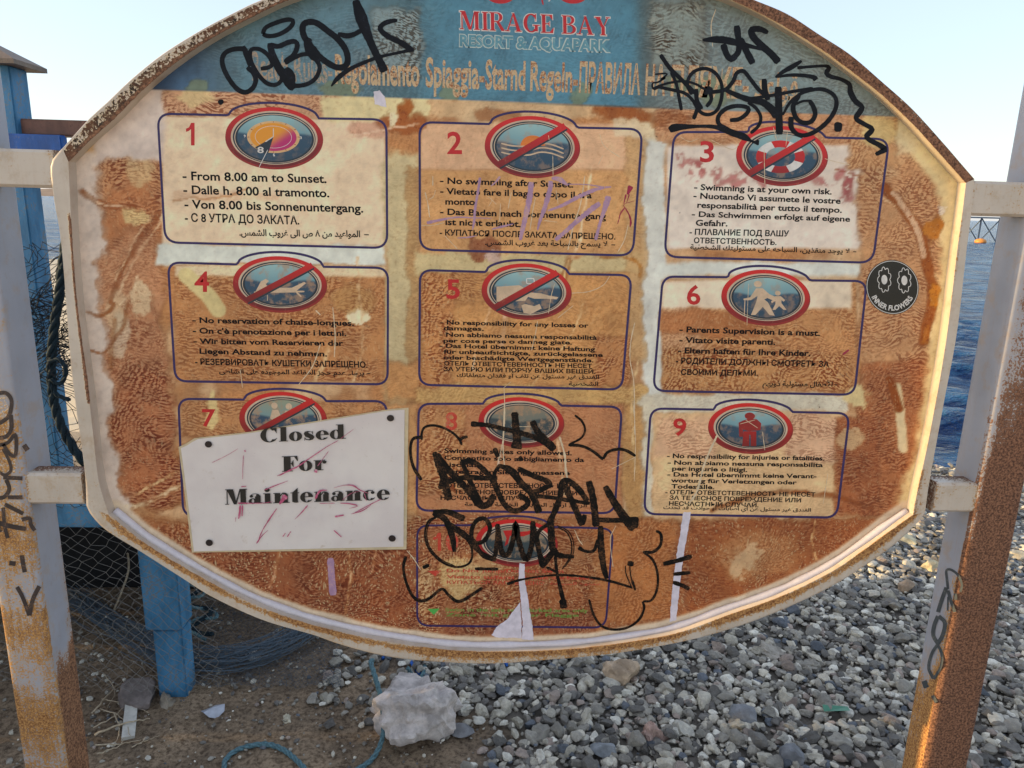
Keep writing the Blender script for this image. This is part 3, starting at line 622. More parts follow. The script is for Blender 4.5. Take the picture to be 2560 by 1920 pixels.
S1 = 0.38879
A_ = lambda x, y: (x*S1, y*S1)                     # zoom frames used while measuring
B_ = lambda x, y: (850+x*S1, y*S1)
C_ = lambda x, y: (1700+x*S1, y*S1)
D_ = lambda x, y: (x*S1, 620+y*S1)
E_ = lambda x, y: (850+x*S1, 620+y*S1)
F_ = lambda x, y: (1700+x*S1, 620+y*S1)
G_ = lambda x, y: (1040+x*0.27124, 440+y*0.27124)
H_ = lambda x, y: (1000+x*0.31646, 1000+y*0.31646)
J_ = lambda x, y: (1000+x*0.34358, 1280+y*0.34358)
S_ = lambda x, y: (x, y)
TXT = {
1: [(A_, '- From 8.00 am to Sunset.', (1175,1156), (2100,1176), 22), (A_, '- Dalle h. 8.00 al tramonto.', (1180,1245), (2118,1268), 22),
    (A_, '- Von 8.00 bis Sonnenuntergang.', (1187,1338), (2336,1366), 22), (A_, '- С 8 УТРА ДО ЗАКАТА.', (1190,1424), (1925,1443), 21),
    (A_, '*المواعيد من ٨ ص الى غروب الشمس.', (1540,1514), (2316,1524), 17), (A_, '–', (2342,1524), (2372,1525), 17)],
2: [(G_, '- No swimming after Sunset.', (222,68), (1450,106), 16), (G_, '- Vietato fare il bagno dopo il tra', (222,165), (1620,205), 16), (G_, 'monto.', (270,262), (565,268), 16),
    (G_, '- Das Baden nach Sonnenuntergang', (222,355), (1752,400), 16), (G_, 'ist nicht erlaubt.', (270,450), (965,470), 16), (G_, '- КУПАТЬСЯ ПОСЛЕ ЗАКАТА ЗАПРЕЩЕНО.', (218,545), (1838,585), 14.5),
    (G_, '*لا يسمح بالسباحة بعد غروب الشمس.', (635,634), (1765,650), 14), (G_, '–', (1800,652), (1835,653), 14)],
3: [(C_, '- Swimming is at your own risk.', (90,1220), (975,1250), 15), (C_, '- Nuotando Vi assumete le vostre', (85,1275), (1032,1310), 15), (C_, 'responsabilità per tutto il tempo.', (110,1335), (1040,1368), 15),
    (C_, '- Das Schwimmen erfolgt auf eigene', (75,1392), (1093,1425), 14), (C_, 'Gefahr.', (100,1450), (305,1455), 15), (C_, '- ПЛАВАНИЕ ПОД ВАШУ', (60,1508), (700,1520), 14.5),
    (C_, 'ОТВЕТСТВЕННОСТЬ.', (88,1562), (620,1575), 13.5), (C_, '*لا يوجد منقذين، السباحه على مسئوليتك الشخصية', (65,1602), (1090,1630), 13), (C_, '–', (1112,1630), (1132,1631), 13)],
4: [(S_, '- No reservation of chaise-longues.', (481,806.5), (885,814.5), 14.5), (S_, "- On c'è prenotazione per i lettini.", (482,833), (866,840), 14.5), (S_, '- Wir bitten vom Reservieren der', (484,859), (858.5,864.5), 14),
    (S_, 'Liegen Abstand zu nehmen.', (499,884), (818,891), 14), (S_, '- РЕЗЕРВИРОВАТЬ КУШЕТКИ ЗАПРЕЩЕНО.', (488,911), (919,919), 15), (S_, '*يرجاء عدم حجز المقاعد الموجوده على الشاطى', (548,933), (910,938), 12), (S_, '–', (918,938), (926,938), 12)],
5: [(E_, '- No responsibility for any losses or', (645,490), (1598,512), 11.5), (E_, 'damages.', (665,528), (925,532), 11), (E_, '- Non abbiamo nessuna responsabilità', (640,568), (1652,590), 11),
    (E_, 'per cose perse o danneg giate.', (665,607), (1492,620), 10.5), (E_, '- Das Hotel übernimmt keine Haftung', (640,640), (1640,664), 11), (E_, 'für unbeaufsichtigte, zurückgelassene', (665,678), (1690,700), 10.5),
    (E_, 'oder beschädigte Wertgegenstände.', (665,715), (1630,735), 10.5), (E_, '- ОТЕЛЬ ОТВЕТСТЕВЕННОСТЬ НЕ НЕСЕТ', (640,753), (1620,772), 10.5), (E_, 'ЗА УТЕРЮ ИЛИ ПОРЧУ ВАШИХ ВЕЩЕЙ.', (665,790), (1642,808), 10.5),
    (E_, '*الفندق غير مسئول عن تلف أو فقدان متعلقاتك', (750,828), (1665,842), 10.5), (E_, '*الشخصية', (1470,884), (1660,886), 10.5)],
6: [(F_, '- Parents Supervision is a must.', (-5,540), (900,565), 15), (F_, '- Vitato visite parenti.', (-5,608), (612,622), 15), (F_, '- Eltern haften für Ihre Kinder.', (-15,675), (838,695), 15),
    (F_, '- РОДИТЕЛИ ДОЛЖНЫ СМОТРЕТЬ ЗА', (-28,742), (958,765), 14.5), (F_, 'СВОИМИ ДЕЛЬМИ.', (5,815), (500,822), 14), (F_, '*الأطفال مسئولية ذويهم', (530,886), (980,891), 13), (F_, '–', (995,891), (1010,891), 13)],
8: [(H_, '- Swimming suites only allowed.', (300,415), (1358,436), 11.5), (H_, '- Consentito solo abbigliamento da', (300,470), (1455,490), 11), (H_, 'piscina.', (345,525), (600,530), 11),
    (H_, '- Bitte tragen Sie angemessene', (290,580), (1342,592), 11), (H_, 'Badebekleidung.', (345,632), (760,638), 11), (H_, '- ОТЕЛЬ ОТВЕТСТЕВЕННОСТЬ НЕ НЕ', (330,690), (1410,698), 11.5),
    (H_, 'ЗА ТЕЛЕСНОЕ ПОВРЕЖДЕНИЕ ИЛИ', (330,740), (1400,752), 10.5), (H_, 'НЕСЧАСТНЫЙ СЛУЧАЙ.', (320,788), (1060,792), 10.5), (H_, '*الرجاء ارتداء الملابس الخاصة بالسباحة', (510,836), (1475,846), 10)],
9: [(S_, '- No responsibility for injuries or fatalities.', (1667,1144.5), (2061,1151), 11.5), (S_, '- Non abbiamo nessuna responsabilita', (1669,1161), (2057,1167.4), 11), (S_, 'per ingiurie o litigi.', (1680,1176), (1868,1179.5), 11),
    (S_, '- Das Hotel übernimmt keine Verant-', (1668,1190.7), (2041,1195.6), 11), (S_, 'wortung für Verletzungen oder', (1677,1205.5), (1991.6,1211), 10.5), (S_, 'Todesfälle.', (1678,1220.7), (1785.5,1222.8), 11),
    (S_, '- ОТЕЛЬ ОТВЕТСТЕВЕННОСТЬ НЕ НЕСЕТ', (1663,1235), (2038,1241.5), 10.5), (S_, 'ЗА ТЕЛЕСНОЕ ПОВРЕЖДЕНИЕ ИЛИ', (1673.5,1249), (2002.5,1255.7), 10.5), (S_, 'НЕСЧАСТНЫЙ СЛУЧАЙ.', (1672,1263.5), (1896,1268), 10.5),
    (S_, '*الفندق غير مسئول عن أي أصابات أو حوادث قد تحدث', (1658,1272), (2027,1279), 9)],
7: [], 10: []}
# boxes: corners TL TR BR BL, ellipse centre and radii, bump start/top/end, digit box
BOX = {
1: ((394,284),(966,299),(968,620),(413,606),(685.5,344.6,122.5,77),((571,288),(684,257),(797,296)),(1195,790,1260,935,'A'),'1'),
2: ((1049,305),(1606,323),(1582,639),(1050,624),(1331,366.5,119.5,77),((1225,310),(1331,279),(1443,319)),None,'2'),
3: ((1685,329),(2223,348),(2182,657),(1661,642),(1955,389,115,74.6),((1871,330),(1955,305),(2065,344)),None,'3'),
4: ((420,656),(970,670),(969,961),(438,953),(700,710,118,70),((593,661),(700,630),(809,667)),None,'4'),
5: ((1050,675),(1579,688),(1555,974),(1048,962),(1316.6,728,112.8,70),((1215,680),(1316,650),(1423,685)),None,'5'),
6: ((1657,691),(2167,703),(2136,987),(1633,977),(1914.4,743,111.4,69.4),((1820,693),(1914,665),(2025,701)),None,'6'),
7: ((446,997),(967,1003),(967,1290),(458,1290),(708,1046,110,67),((610,999),(708,972),(816,1003)),None,'7'),
8: ((1047,1009),(1555,1017),(1536,1283),(1041,1276),(1303.5,1055,107.5,62.6),((1208,1009),(1303,984),(1402,1014)),None,'8'),
9: ((1627,1021),(2124,1033),(2092,1294),(1610,1285),(1876.5,1070,106.5,63),((1785,1024),(1876,999),(1981,1030)),None,'9'),
10: ((1043,1313),(1533,1321),(1514,1569),(1043,1564),(1292,1356.5,103,59),((1178,1313),(1290,1290),(1371,1317)),None,'10')}
DIG = {1: (465,307,490,363.5), 2: (1118,328.5,1155,385), 3: (1750,352,1785,406), 4: (486,678,523,729.5), 5: (1116,698,1150,747.5), 6: (1717,711.5,1751,762), 7: (505,1022.5,538.5,1067), 8: (1113.5,1030,1143.5,1075.5), 9: (1683,1045,1716,1090), 10: (1083,1332,1146,1377)}
SLASH = (2, 3, 4, 5, 7)
def rounded(TL, TR, BR, BL, r, bump):
    P = [np.array(p, float) for p in (TL, TR, BR, BL)]; out = []
    def arc(c, a, b):              # from towards a to towards b around corner c
        a = (a-c)/np.linalg.norm(a-c)*r; b = (b-c)/np.linalg.norm(b-c)*r
        return [c+a*(1-t)**2+b*t**2 for t in np.linspace(0, 1, 9)]
    out += arc(P[0], P[3], P[1])
    s, m, e = [np.array(q, float) for q in bump]; w = (e-s)/2; c = (s+e)/2; h = c-m
    out.append(s); out += [c-w*math.cos(u)-h*math.sin(u) for u in np.linspace(0.35, math.pi-0.35, 15)]; out.append(e)
    out += arc(P[1], P[0], P[2]); out += arc(P[2], P[1], P[3]); out += arc(P[3], P[2], P[0])
    return np.array(out+[out[0]])
def digit_into(pm_b, s, box, off, mi=0):
    if s == '1':
        L = [(0.0,0.60),(0.0,0.74),(0.30,0.80),(0.52,1.0),(0.86,1.0),(0.86,0.0),(0.50,0.0),(0.50,0.72),(0.28,0.64)]
        pm_b.add(pane([(box[0]+x*(box[2]-box[0]), box[3]-y*(box[3]-box[1])) for x, y in L], off), [(0,1,2,8),(2,3,7,8),(3,4,7),(4,5,6,7)], mi); return
    if s == '10':
        w_ = box[2]-box[0]; digit_into(pm_b, '1', (box[0], box[1], box[0]+w_*0.36, box[3]), off, mi); digit_into(pm_b, '0', (box[0]+w_*0.50, box[1], box[2], box[3]), off, mi); return
    v, f = glyph_mesh(s, 0.02); mn, mx = v.min(0), v.max(0); u = (v-mn)/(mx-mn)
    px = np.c_[box[0]+u[:, 0]*(box[2]-box[0]), box[3]-u[:, 1]*(box[3]-box[1])+0.02*u[:, 0]*30]
    pm_b.add(pane(px, off), f, mi)
def figure(pm, pts, mi): pm.poly(pts, mi)
WORDS = {1:'opening hours', 2:'no swimming after sunset', 3:'swimming at your own risk', 4:'no reserving of loungers', 5:'losses or damages', 6:'parents supervision', 7:'rule seven, half hidden by the notice', 8:'swimming suits only', 9:'injuries or fatalities', 10:'rule ten, under graffiti'}
for k, (TL, TR, BR, BL, (cx, cy, rx, ry), bump, _d, ds) in BOX.items():
    o = PM(0.00012); path = rounded(TL, TR, BR, BL, 34 if k < 4 else 30, bump)
    o.stroke(path, 5.8 if k != 10 else 5, 0, n=220, smooth=False, cap=False)
    rb = o.build('rule_box', INK['purple_print' if k not in (4,) else 'purple_print'], sign)
    rb['label'] = 'rule box %d: %s' % (k, WORDS[k])
    b = MB(); digit_into(b, ds, DIG[k], 0.00016); b.build('number', INK['red_print' if k not in (8, 10) else 'faded_red'], rb)
    if TXT[k]:
        b = MB()
        for fr, s, p0, p1, cap in TXT[k]:
            ar = s.startswith('*')
            line(b, shape_arabic(s[1:]) if ar else s, fr(*p0), fr(*p1), cap*(1.0 if not ar else 0.95), bold=(0.03 if k > 3 else 0.026 if k != 1 else 0.022) if not ar else 0.025, off=0.00018)
        b.build('lettering', INK['black_print'], rb)
    # symbol
    t_, m_, b_ = (156, 190, 186), (112, 152, 160), (36, 66, 86)
    wr = {1: 0.2, 2: 0.4, 3: 0.5, 4: 0.7, 5: 0.6, 6: 0.4, 7: 0.8, 8: 0.95, 9: 0.45, 10: 0.9}[k]
    if k in (8, 10): t_, m_, b_ = (150, 130, 104), (110, 116, 106), (48, 62, 66)
    if k == 7: t_, m_ = (150, 152, 124), (120, 150, 148)
    s = PM(0.00016)
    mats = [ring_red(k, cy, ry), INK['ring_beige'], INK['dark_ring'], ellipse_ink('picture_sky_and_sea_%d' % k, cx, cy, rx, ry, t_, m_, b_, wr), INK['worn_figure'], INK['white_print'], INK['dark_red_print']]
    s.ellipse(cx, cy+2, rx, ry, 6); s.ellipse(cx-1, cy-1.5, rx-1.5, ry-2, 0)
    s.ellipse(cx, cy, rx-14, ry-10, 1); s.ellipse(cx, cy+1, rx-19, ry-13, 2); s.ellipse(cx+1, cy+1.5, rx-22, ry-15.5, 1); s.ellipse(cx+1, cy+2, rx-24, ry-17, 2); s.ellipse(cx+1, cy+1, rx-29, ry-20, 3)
    def loc(pts): return [(cx+x*rx/120, cy+y*ry/75) for x, y in pts]
    if k == 1:
        t = NT('clock_face_gradient'); co = t.coord(); sx = t.node('ShaderNodeSeparateXYZ'); t.link(co, sx.inputs[0]); p = atY(cx, cy, YP)
        g = t.math('ADD', t.math('SUBTRACT', sx.outputs[0], float(p[0])-0.10), t.math('MULTIPLY', t.math('SUBTRACT', float(p[2]), sx.outputs[2]), 1.5))
        t.set('Base Color', t.mix(t.ramp(g, 0.040, 0.078), lin((232, 150, 36)), lin((188, 36, 104)))); t.set('Roughness', 0.4)
        mats += [t.m, ink('clock_rim', (222, 176, 120), 0.45, 0.2), ink('clock_pale', (190, 140, 170), 0.45, 0.1)]
        s.ellipse(cx-2, cy-2, 66, 40, 8); s.ellipse(cx-2, cy-2, 58, 35, 7); s.ellipse(cx-2, cy-2, 46, 28, 5, hole=(45, 27)); s.poly([(cx-2, cy-2), (cx-48, cy+24), (cx-24, cy+40), (cx-14, cy+36)], 2)
        s.stroke([(cx-2, cy-24), (cx-2, cy-3)], 2, 5); s.stroke([(cx-2, cy-3), (cx-22, cy+10)], 2.4, 5); s.stroke([(cx-38, cy+74), (cx-16, cy+30)], 1.6, 5)
        for a in range(12): s.stroke([(cx-2+60*math.cos(a*.5236), cy-2+36*math.sin(a*.5236)), (cx-2+65*math.cos(a*.5236), cy-2+39*math.sin(a*.5236))], 1.6, 6)
        s.off += 0.000004; digit_into(s.b, '8', (cx-42, cy+22, cx-26, cy+38), s.off+0.00001, 5); digit_into(s.b, '6', (cx-3, cy+38, cx+2, cy+46), s.off+0.00001, 5); digit_into(s.b, '3', (cx+64, cy-4, cx+69, cy+3), s.off+0.00001, 5); digit_into(s.b, '9', (cx-76, cy-8, cx-71, cy-1), s.off+0.00001, 5)
    if k == 2:
        mats += [ink('sun_orange', (226, 122, 40), 0.4, 0.15)]
        a = np.linspace(math.pi, 2*math.pi, 24); s.poly([(cx+1+31*math.cos(u), cy-2+26*math.sin(u)) for u in a], 7)
        for dy in (0, 11, 22): s.stroke([(cx-78, cy-8+dy), (cx-50, cy-2+dy), (cx-10, cy+dy-1), (cx+20, cy-8+dy), (cx+48, cy-5+dy), (cx+78, cy+6+dy)], 3.6, 4)
    if k == 3:
        for i in range(8):
            a = np.linspace(i*math.pi/4+0.39-math.pi/2-0.39+0.0-0.30*0, 0, 2)
            a0 = -math.pi/2-0.39+i*math.pi/4; aa = np.linspace(a0, a0+math.pi/4, 8)
            o_ = [(cx-4+61*math.cos(u), cy+3+41*math.sin(u)) for u in aa]; i_ = [(cx-4+37*math.cos(u), cy+3+24*math.sin(u)) for u in aa[::-1]]
            s.poly(o_+i_, 0 if i % 2 == 0 else 5)
    if k == 4:
        s.poly(loc([(-62,20),(-48,-8),(-42,-10),(-30,10),(30,10),(62,-6),(66,-2),(40,20)]), 4); s.stroke(loc([(-66,22),(62,20)]), 4, 4); s.stroke(loc([(-56,22),(-66,34)]), 4, 4); s.stroke(loc([(40,20),(54,34)]), 4, 4); s.poly(loc([(-46,-8),(-36,-14),(-28,-8),(-36,0)]), 4)
    if k == 5:
        s.poly(loc([(-80,-12),(-20,-16),(-6,-8),(10,6),(-4,26),(-80,28)]), 4); s.poly(loc([(0,2),(40,6),(60,12),(84,16),(80,22),(52,20),(20,20),(0,14)]), 4)
        s.poly(loc([(-14,38),(-4,34),(20,40),(34,34),(40,46),(10,62),(-8,58)]), 4); s.stroke(loc([(0,-34),(20,-34),(20,-20),(0,-20),(0,-34)]), 2.5, 5, smooth=False); s.poly(loc([(0,-6),(20,-22),(50,-26),(30,-8),(14,4)]), 6)
    if k in (6,):
        s.ellipse(cx-20, cy-33, 10, 8, 4, 20); s.poly(loc([(-26,-24),(-8,-24),(10,-8),(24,-2),(34,10),(28,12),(4,2),(-4,6),(6,14),(24,50),(10,48),(-8,26),(-28,48),(-40,48),(-26,14),(-22,-4),(-40,8),(-60,8),(-60,4),(-42,0)]), 4)
        s.ellipse(cx+30, cy-10, 7, 6, 4, 18); s.poly(loc([(26,-3),(40,-3),(52,8),(48,12),(42,8),(42,16),(56,34),(48,34),(36,24),(26,34),(18,34),(26,18),(26,10),(16,16),(14,12)]), 4); s.stroke(loc([(-56,4),(-58,50)]), 2, 4)
    if k == 7:
        s.ellipse(cx-22, cy-32, 8, 8, 4, 18); s.poly(loc([(-30,-24),(-14,-24),(-6,-6),(-24,6),(-36,0)]), 4); s.ellipse(cx+14, cy-30, 8, 8, 4, 18); s.poly(loc([(6,-22),(22,-22),(28,-6),(10,6),(-2,0)]), 4)
    if k == 9:
        s.ellipse(cx-2, cy-30, 13, 9, 6, 20); s.poly(loc([(-22,-22),(-6,-28),(18,-26),(30,-14),(28,6),(-4,10),(-22,4),(-20,26),(-32,26),(-34,-16)]), 6); s.poly(loc([(-20,10),(16,10),(16,54),(0,54),(0,20),(-4,20),(-4,54),(-24,54)]), 0)
        s.stroke(loc([(-14,-24),(20,0)]), 1.6, 4); s.stroke(loc([(-30,-12),(12,-24)]), 1.6, 4)
    if k == 10:
        s.poly(loc([(-40,-38),(-10,-40),(0,-34),(30,-36),(46,-42),(40,-28),(20,-20),(-6,-20),(-20,-22),(-26,4),(-36,12),(-30,-14)]), 0)
    if k in SLASH:
        dx, dy = (rx-12)*0.78, (ry-7)*0.70
        s.stroke([(cx-dx, cy+dy), (cx+dx, cy-dy)], 17.5*ry/77, 2, cap=False, n=4); s.stroke([(cx-dx-2, cy+dy-3), (cx+dx-2, cy-dy-3)], 16*ry/77, 0, cap=False, n=4)
    s.build('symbol', mats, rb)
    if k == 10:
        b = MB(); line(b, 'Do Not Jump/Do Not Swim', J_(340,437), J_(1190,441), 8.5, 0.02, 0.00022, 0); line(b, 'Vietato tuffarsi  Baden verboten', J_(340,482), J_(1400,492), 8.5, 0.02, 0.00022, 0)
        line(b, 'КУПАТЬСЯ ЗАПРЕЩЕНО', J_(340,522), J_(1050,530), 8.5, 0.015, 0.00022, 0); line(b, shape_arabic('ممنوع السباحة'), J_(1090,528), J_(1460,532), 7.5, 0.01, 0.00022, 0)
        b.build('lettering', [INK['faded_red']], rb); b = MB(); b.add(pane([J_(200,428), J_(302,424), J_(258,468)], 0.00022), [(0, 1, 2)], 0); b.build('red_triangle', [INK['faded_red']], rb)
        b = MB(); line(b, 'Swim in the safe sea  Marked area only', J_(330,722), J_(1370,728), 9, 0.02, 0.00022); line(b, 'Zone mit grüner Flagge', J_(330,758), J_(1300,762), 8, 0.015, 0.00022)
        b.build('lettering', [INK['faded_green']], rb); b = MB(); b.add(pane([J_(200,705), J_(290,702), J_(245,748)], 0.00022), [(0, 1, 2)], 0); b.build('green_triangle', [INK['solid_green']], rb)

# ---- header: hotel name in serif capitals, drawn from strokes
def serif_glyph(ch, fat=0.20, thin=0.05, H=1.0, xh=0.66):
    """list of polygons (loops) in letter units, baseline 0; returns (shapes, advance)"""
    S = []; T = thin; F = fat
    def r(x0, y0, x1, y1): S.append([[(x0, y0), (x1, y0), (x1, y1), (x0, y1)]])
    def p(*q): S.append([list(q)])
    def bowl(cx, cy, rx, ry, hx, hy): a = np.linspace(0, 2*math.pi, 36, endpoint=False); S.append([[(cx+rx*math.cos(t), cy+ry*math.sin(t)) for t in a], [(cx+hx*math.cos(t), cy+hy*math.sin(t)) for t in a]])
    def arcband(cx, cy, rx, ry, hx, hy, a0, a1, n=24):
        a = np.linspace(R(a0), R(a1), n); S.append([[(cx+rx*math.cos(t), cy+ry*math.sin(t)) for t in a]+[(cx+hx*math.cos(t), cy+hy*math.sin(t)) for t in a[::-1]]])
    def dot(cx, cy, q): a = np.linspace(0, 2*math.pi, 18, endpoint=False); S.append([[(cx+q*math.cos(t), cy+q*0.9*math.sin(t)) for t in a]])
    def serif(x0, x1, y, up=True): r(x0-0.07, y if up else y-T, x1+0.07, y+T if up else y)
    if ch == 'M': serif(0.02, 0.10, 0); serif(0.80, 0.80+F, 0); r(0.04, 0, 0.04+T*1.2, H); p((0.0, H), (0.02+F*1.25, H), (0.60, 0.0), (0.44, 0.0), (0.06, H-0.06)); p((0.50, 0), (0.58, 0), (0.84, H), (0.76, H)); r(0.80, 0, 0.80+F, H); r(0.76, H-T, 0.87+F, H); r(-0.04, H-T, 0.10, H); return S, 0.95+F
    if ch == 'I': serif(0.06, 0.06+F, 0); serif(0.06, 0.06+F, H, False); r(0.06, 0, 0.06+F, H); return S, 0.14+F+0.04
    if ch == 'R': serif(0.05, 0.05+F, 0); r(0.05, 0, 0.05+F, H); r(0, H-T, 0.45, H); arcband(0.40, H*0.74, 0.30, H*0.26, 0.30-F*0.95, H*0.26-T, -90, 90); r(0.1, H*0.48, 0.42, H*0.48+T); r(-0.02, H-T, 0.1, H); p((0.34, H*0.50), (0.34+F*0.9, H*0.50), (0.80, T), (0.80, 0), (0.62, 0)); return S, 0.84
    if ch == 'A': serif(0.0, 0.12, 0); serif(0.58, 0.60+F, 0); p((0.02, 0), (0.10, 0), (0.44, H), (0.38, H)); p((0.34, H), (0.46, H), (0.62+F, 0), (0.60, 0)); r(0.20, H*0.32, 0.58, H*0.32+T); return S, 0.72+F
    if ch == 'G': arcband(0.42, H/2, 0.42, H/2+0.01, 0.42-F*1.02, H/2-T, 48, 318); r(0.66, H*0.62, 0.70, H); p((0.55, H*0.90), (0.68, H), (0.70, H*0.66)); r(0.62, 0.06, 0.62+F*0.9, H*0.42); r(0.52, H*0.42-T, 0.90, H*0.42); return S, 0.92
    if ch == 'E': serif(0.05, 0.05+F, 0); serif(0.05, 0.05+F, H, False); r(0.05, 0, 0.05+F, H); r(0.05, 0, 0.66, T); r(0.05, H-T, 0.62, H); r(0.05, H*0.5-T/2, 0.45, H*0.5+T/2); p((0.66, 0), (0.70, H*0.28), (0.66, H*0.28), (0.48, T)); p((0.62, H), (0.64, H*0.74), (0.60, H*0.74), (0.46, H-T)); p((0.45, H*0.36), (0.47, H*0.36), (0.47, H*0.64), (0.45, H*0.64), (0.38, H*0.5)); return S, 0.76
    if ch == 'B': r(0.05, 0, 0.05+F, H); r(-0.02, 0, 0.42, T); r(-0.02, H-T, 0.40, H); r(0.1, H*0.52-T/2, 0.42, H*0.52+T/2); arcband(0.38, H*0.76, 0.30, H*0.24, 0.30-F*0.9, H*0.24-T, -90, 90); arcband(0.40, H*0.26, 0.36, H*0.26, 0.36-F*0.95, H*0.26-T, -90, 90); return S, 0.82
    if ch == 'Y': p((0.0, H), (F+0.04, H), (0.42+F*0.3, 0.44), (0.34, 0.40)); p((0.66, H), (0.73, H), (0.46, 0.42), (0.40, 0.40)); r(0.33, 0, 0.33+F, 0.46); serif(0.33, 0.33+F, 0); r(-0.05, H-T, F+0.1, H); r(0.58, H-T, 0.80, H); return S, 0.80
    if ch == 'C': arcband(0.50, H*0.5, 0.50, H*0.52, 0.19, H*0.47, 42, 320, 36); r(0.86, H*0.62, 0.90, H*1.0); p((0.66, H*0.99), (0.88, H), (0.88, H*0.66)); p((0.60, 0.03), (0.92, 0.24), (0.90, 0.27), (0.62, 0.08)); return S, 1.0
    if ch == 'l': r(0.09, 0, 0.09+F, H*1.04); r(0.0, 0, 0.18+F, T); r(0.0, H*1.04-T, 0.1, H*1.04); return S, 0.22+F
    if ch == 'o': bowl(0.36, xh/2, 0.36, xh/2+0.015, 0.095, xh/2-0.03); return S, 0.78
    if ch == 's': 
        p((0.05, 0.0), (0.08, 0.0), (0.10, 0.20), (0.05, 0.22)); p((0.50, xh), (0.53, xh), (0.53, xh-0.22), (0.48, xh-0.2))
        p((0.02, xh*0.74), (0.08, xh*0.96), (0.24, xh+0.01), (0.46, xh*0.94), (0.50, xh*0.78), (0.40, xh*0.92), (0.28, xh*0.90), (0.26, xh*0.82), (0.52, xh*0.56), (0.60, xh*0.32), (0.52, xh*0.08), (0.34, -0.01), (0.12, 0.04), (0.08, 0.2), (0.18, 0.08), (0.32, 0.07), (0.34, 0.14), (0.10, xh*0.42)); return S, 0.66
    if ch in 'ec': 
        if ch == 'e': arcband(0.36, xh/2, 0.36, xh/2+0.015, 0.10, xh/2-0.03, 8, 322, 36); r(0.16, xh*0.50, 0.70, xh*0.50+T); arcband(0.36, xh/2, 0.36, xh/2+0.015, 0.10, xh/2-0.03, 0, 10, 4); p((0.44, 0.02), (0.68, 0.17), (0.64, 0.18), (0.45, 0.05))
        else: arcband(0.36, xh/2, 0.36, xh/2+0.015, 0.10, xh/2-0.03, 70, 322, 36); dot(0.54, xh*0.76, 0.105); p((0.44, 0.02), (0.68, 0.17), (0.64, 0.18), (0.45, 0.05)); p((0.40, xh-0.03), (0.56, xh-0.06), (0.56, xh-0.01), (0.40, xh+0.012))
        return S, 0.76
    if ch == 'd': bowl(0.34, xh/2, 0.34, xh/2+0.015, 0.10, xh/2-0.03); r(0.44, 0, 0.44+F, H*1.04); r(0.40, 0, 0.56+F, T); r(0.34, H*1.04-T, 0.46, H*1.04); return S, 0.58+F
    if ch == 'F': r(0.10, 0, 0.12+F*1.1, H); r(0.0, 0, 0.24+F*1.1, T); r(0.0, H-T, 0.84, H); p((0.84, H), (0.87, H*0.66), (0.83, H*0.66), (0.66, H-T)); r(0.2, H*0.5-T/2, 0.62, H*0.5+T/2); p((0.60, H*0.28), (0.63, H*0.28), (0.63, H*0.72), (0.60, H*0.72), (0.50, H*0.5)); return S, 0.90
    if ch == 'r': r(0.08, 0, 0.08+F, xh); r(0.0, 0, 0.20+F, T); r(0.0, xh-T, 0.1, xh); dot(0.58, xh*0.80, 0.115); p((0.34, xh*0.6), (0.38, xh*0.6), (0.50, xh-0.02), (0.62, xh-0.02), (0.60, xh+0.02), (0.48, xh+0.01)); return S, 0.74
    if ch == 'a': r(0.34, 0.03, 0.34+F, xh*0.74); arcband(0.34, xh*0.68, 0.30, xh*0.34, 0.27, xh*0.28, 20, 140); arcband(0.40, xh*0.7, 0.24, xh*0.30, 0.0, xh*0.2, 0, 70); dot(0.14, xh*0.76, 0.10); bowl(0.22, xh*0.27, 0.24, xh*0.28, 0.07, xh*0.21); p((0.50, 0), (0.74, 0.04), (0.74, 0.08), (0.50, 0.1)); return S, 0.78
    if ch == 'i': r(0.09, 0, 0.09+F, xh); r(0.0, 0, 0.18+F, T); r(0.0, xh-T, 0.1, xh); dot(0.09+F*0.45, xh+0.22, 0.15); return S, 0.24+F
    if ch == 'n': r(0.08, 0, 0.08+F, xh); r(0.0, 0, 0.16+F, T); r(0.0, xh-T, 0.1, xh); r(0.50, 0, 0.50+F, xh*0.74); r(0.44, 0, 0.60+F, T); arcband(0.56, xh*0.70, 0.27, xh*0.32, 0.0, xh*0.2, 0, 100); p((0.34, xh*0.66), (0.38, xh*0.62), (0.54, xh*0.93), (0.60, xh), (0.50, xh+0.01)); return S, 0.64+F
    if ch == 't': r(0.09, 0.04, 0.09+F, xh); p((0.09, xh), (0.09+F, xh), (0.09+F, xh+0.30)); r(0.0, xh-T, 0.48, xh); arcband(0.30, 0.12, 0.21, 0.13, 0.05, 0.09, 180, 320); return S, 0.52
    return S, 0.35
def serif_line(pm_, s, p0, p1, cap, fat, thin, mi=0, gap=0.06, embolden=0.0, sx=0):
    x = 0; items = []
    for ch in s:
        if ch == ' ': x += 0.35; continue
        sh, adv = serif_glyph(ch, fat, thin); items.append((x, sh)); x += adv+gap
    tot = x-gap; p0 = np.array(p0, float); p1 = np.array(p1, float); d = p1-p0
    up = np.array([-0.02, -1.0])
    for ox, sh in items:
        for loops in sh:
            L = []
            for li, l in enumerate(loops):
                l = np.array(l, float)
                q = p0+((l[:, 0]+ox)/tot)[:, None]*d+l[:, 1][:, None]*up*cap
                if embolden:
                    c = q.mean(0); nn = q-c; e = embolden*(1 if li == 0 else -1); q = q+np.sign(nn)*e
                L.append(q)
            pm_.poly(L, mi)
nm = PM(0.00012)
serif_line(nm, 'MIRAGE BAY', B_(775,190), B_(1738,232), 47, 0.19, 0.055, 1, embolden=1.6)
serif_line(nm, 'MIRAGE BAY', B_(777,188), B_(1736,230), 46, 0.19, 0.055, 0)
o = nm.build('hotel_name', [INK['red_print'], INK['white_print']], sign)
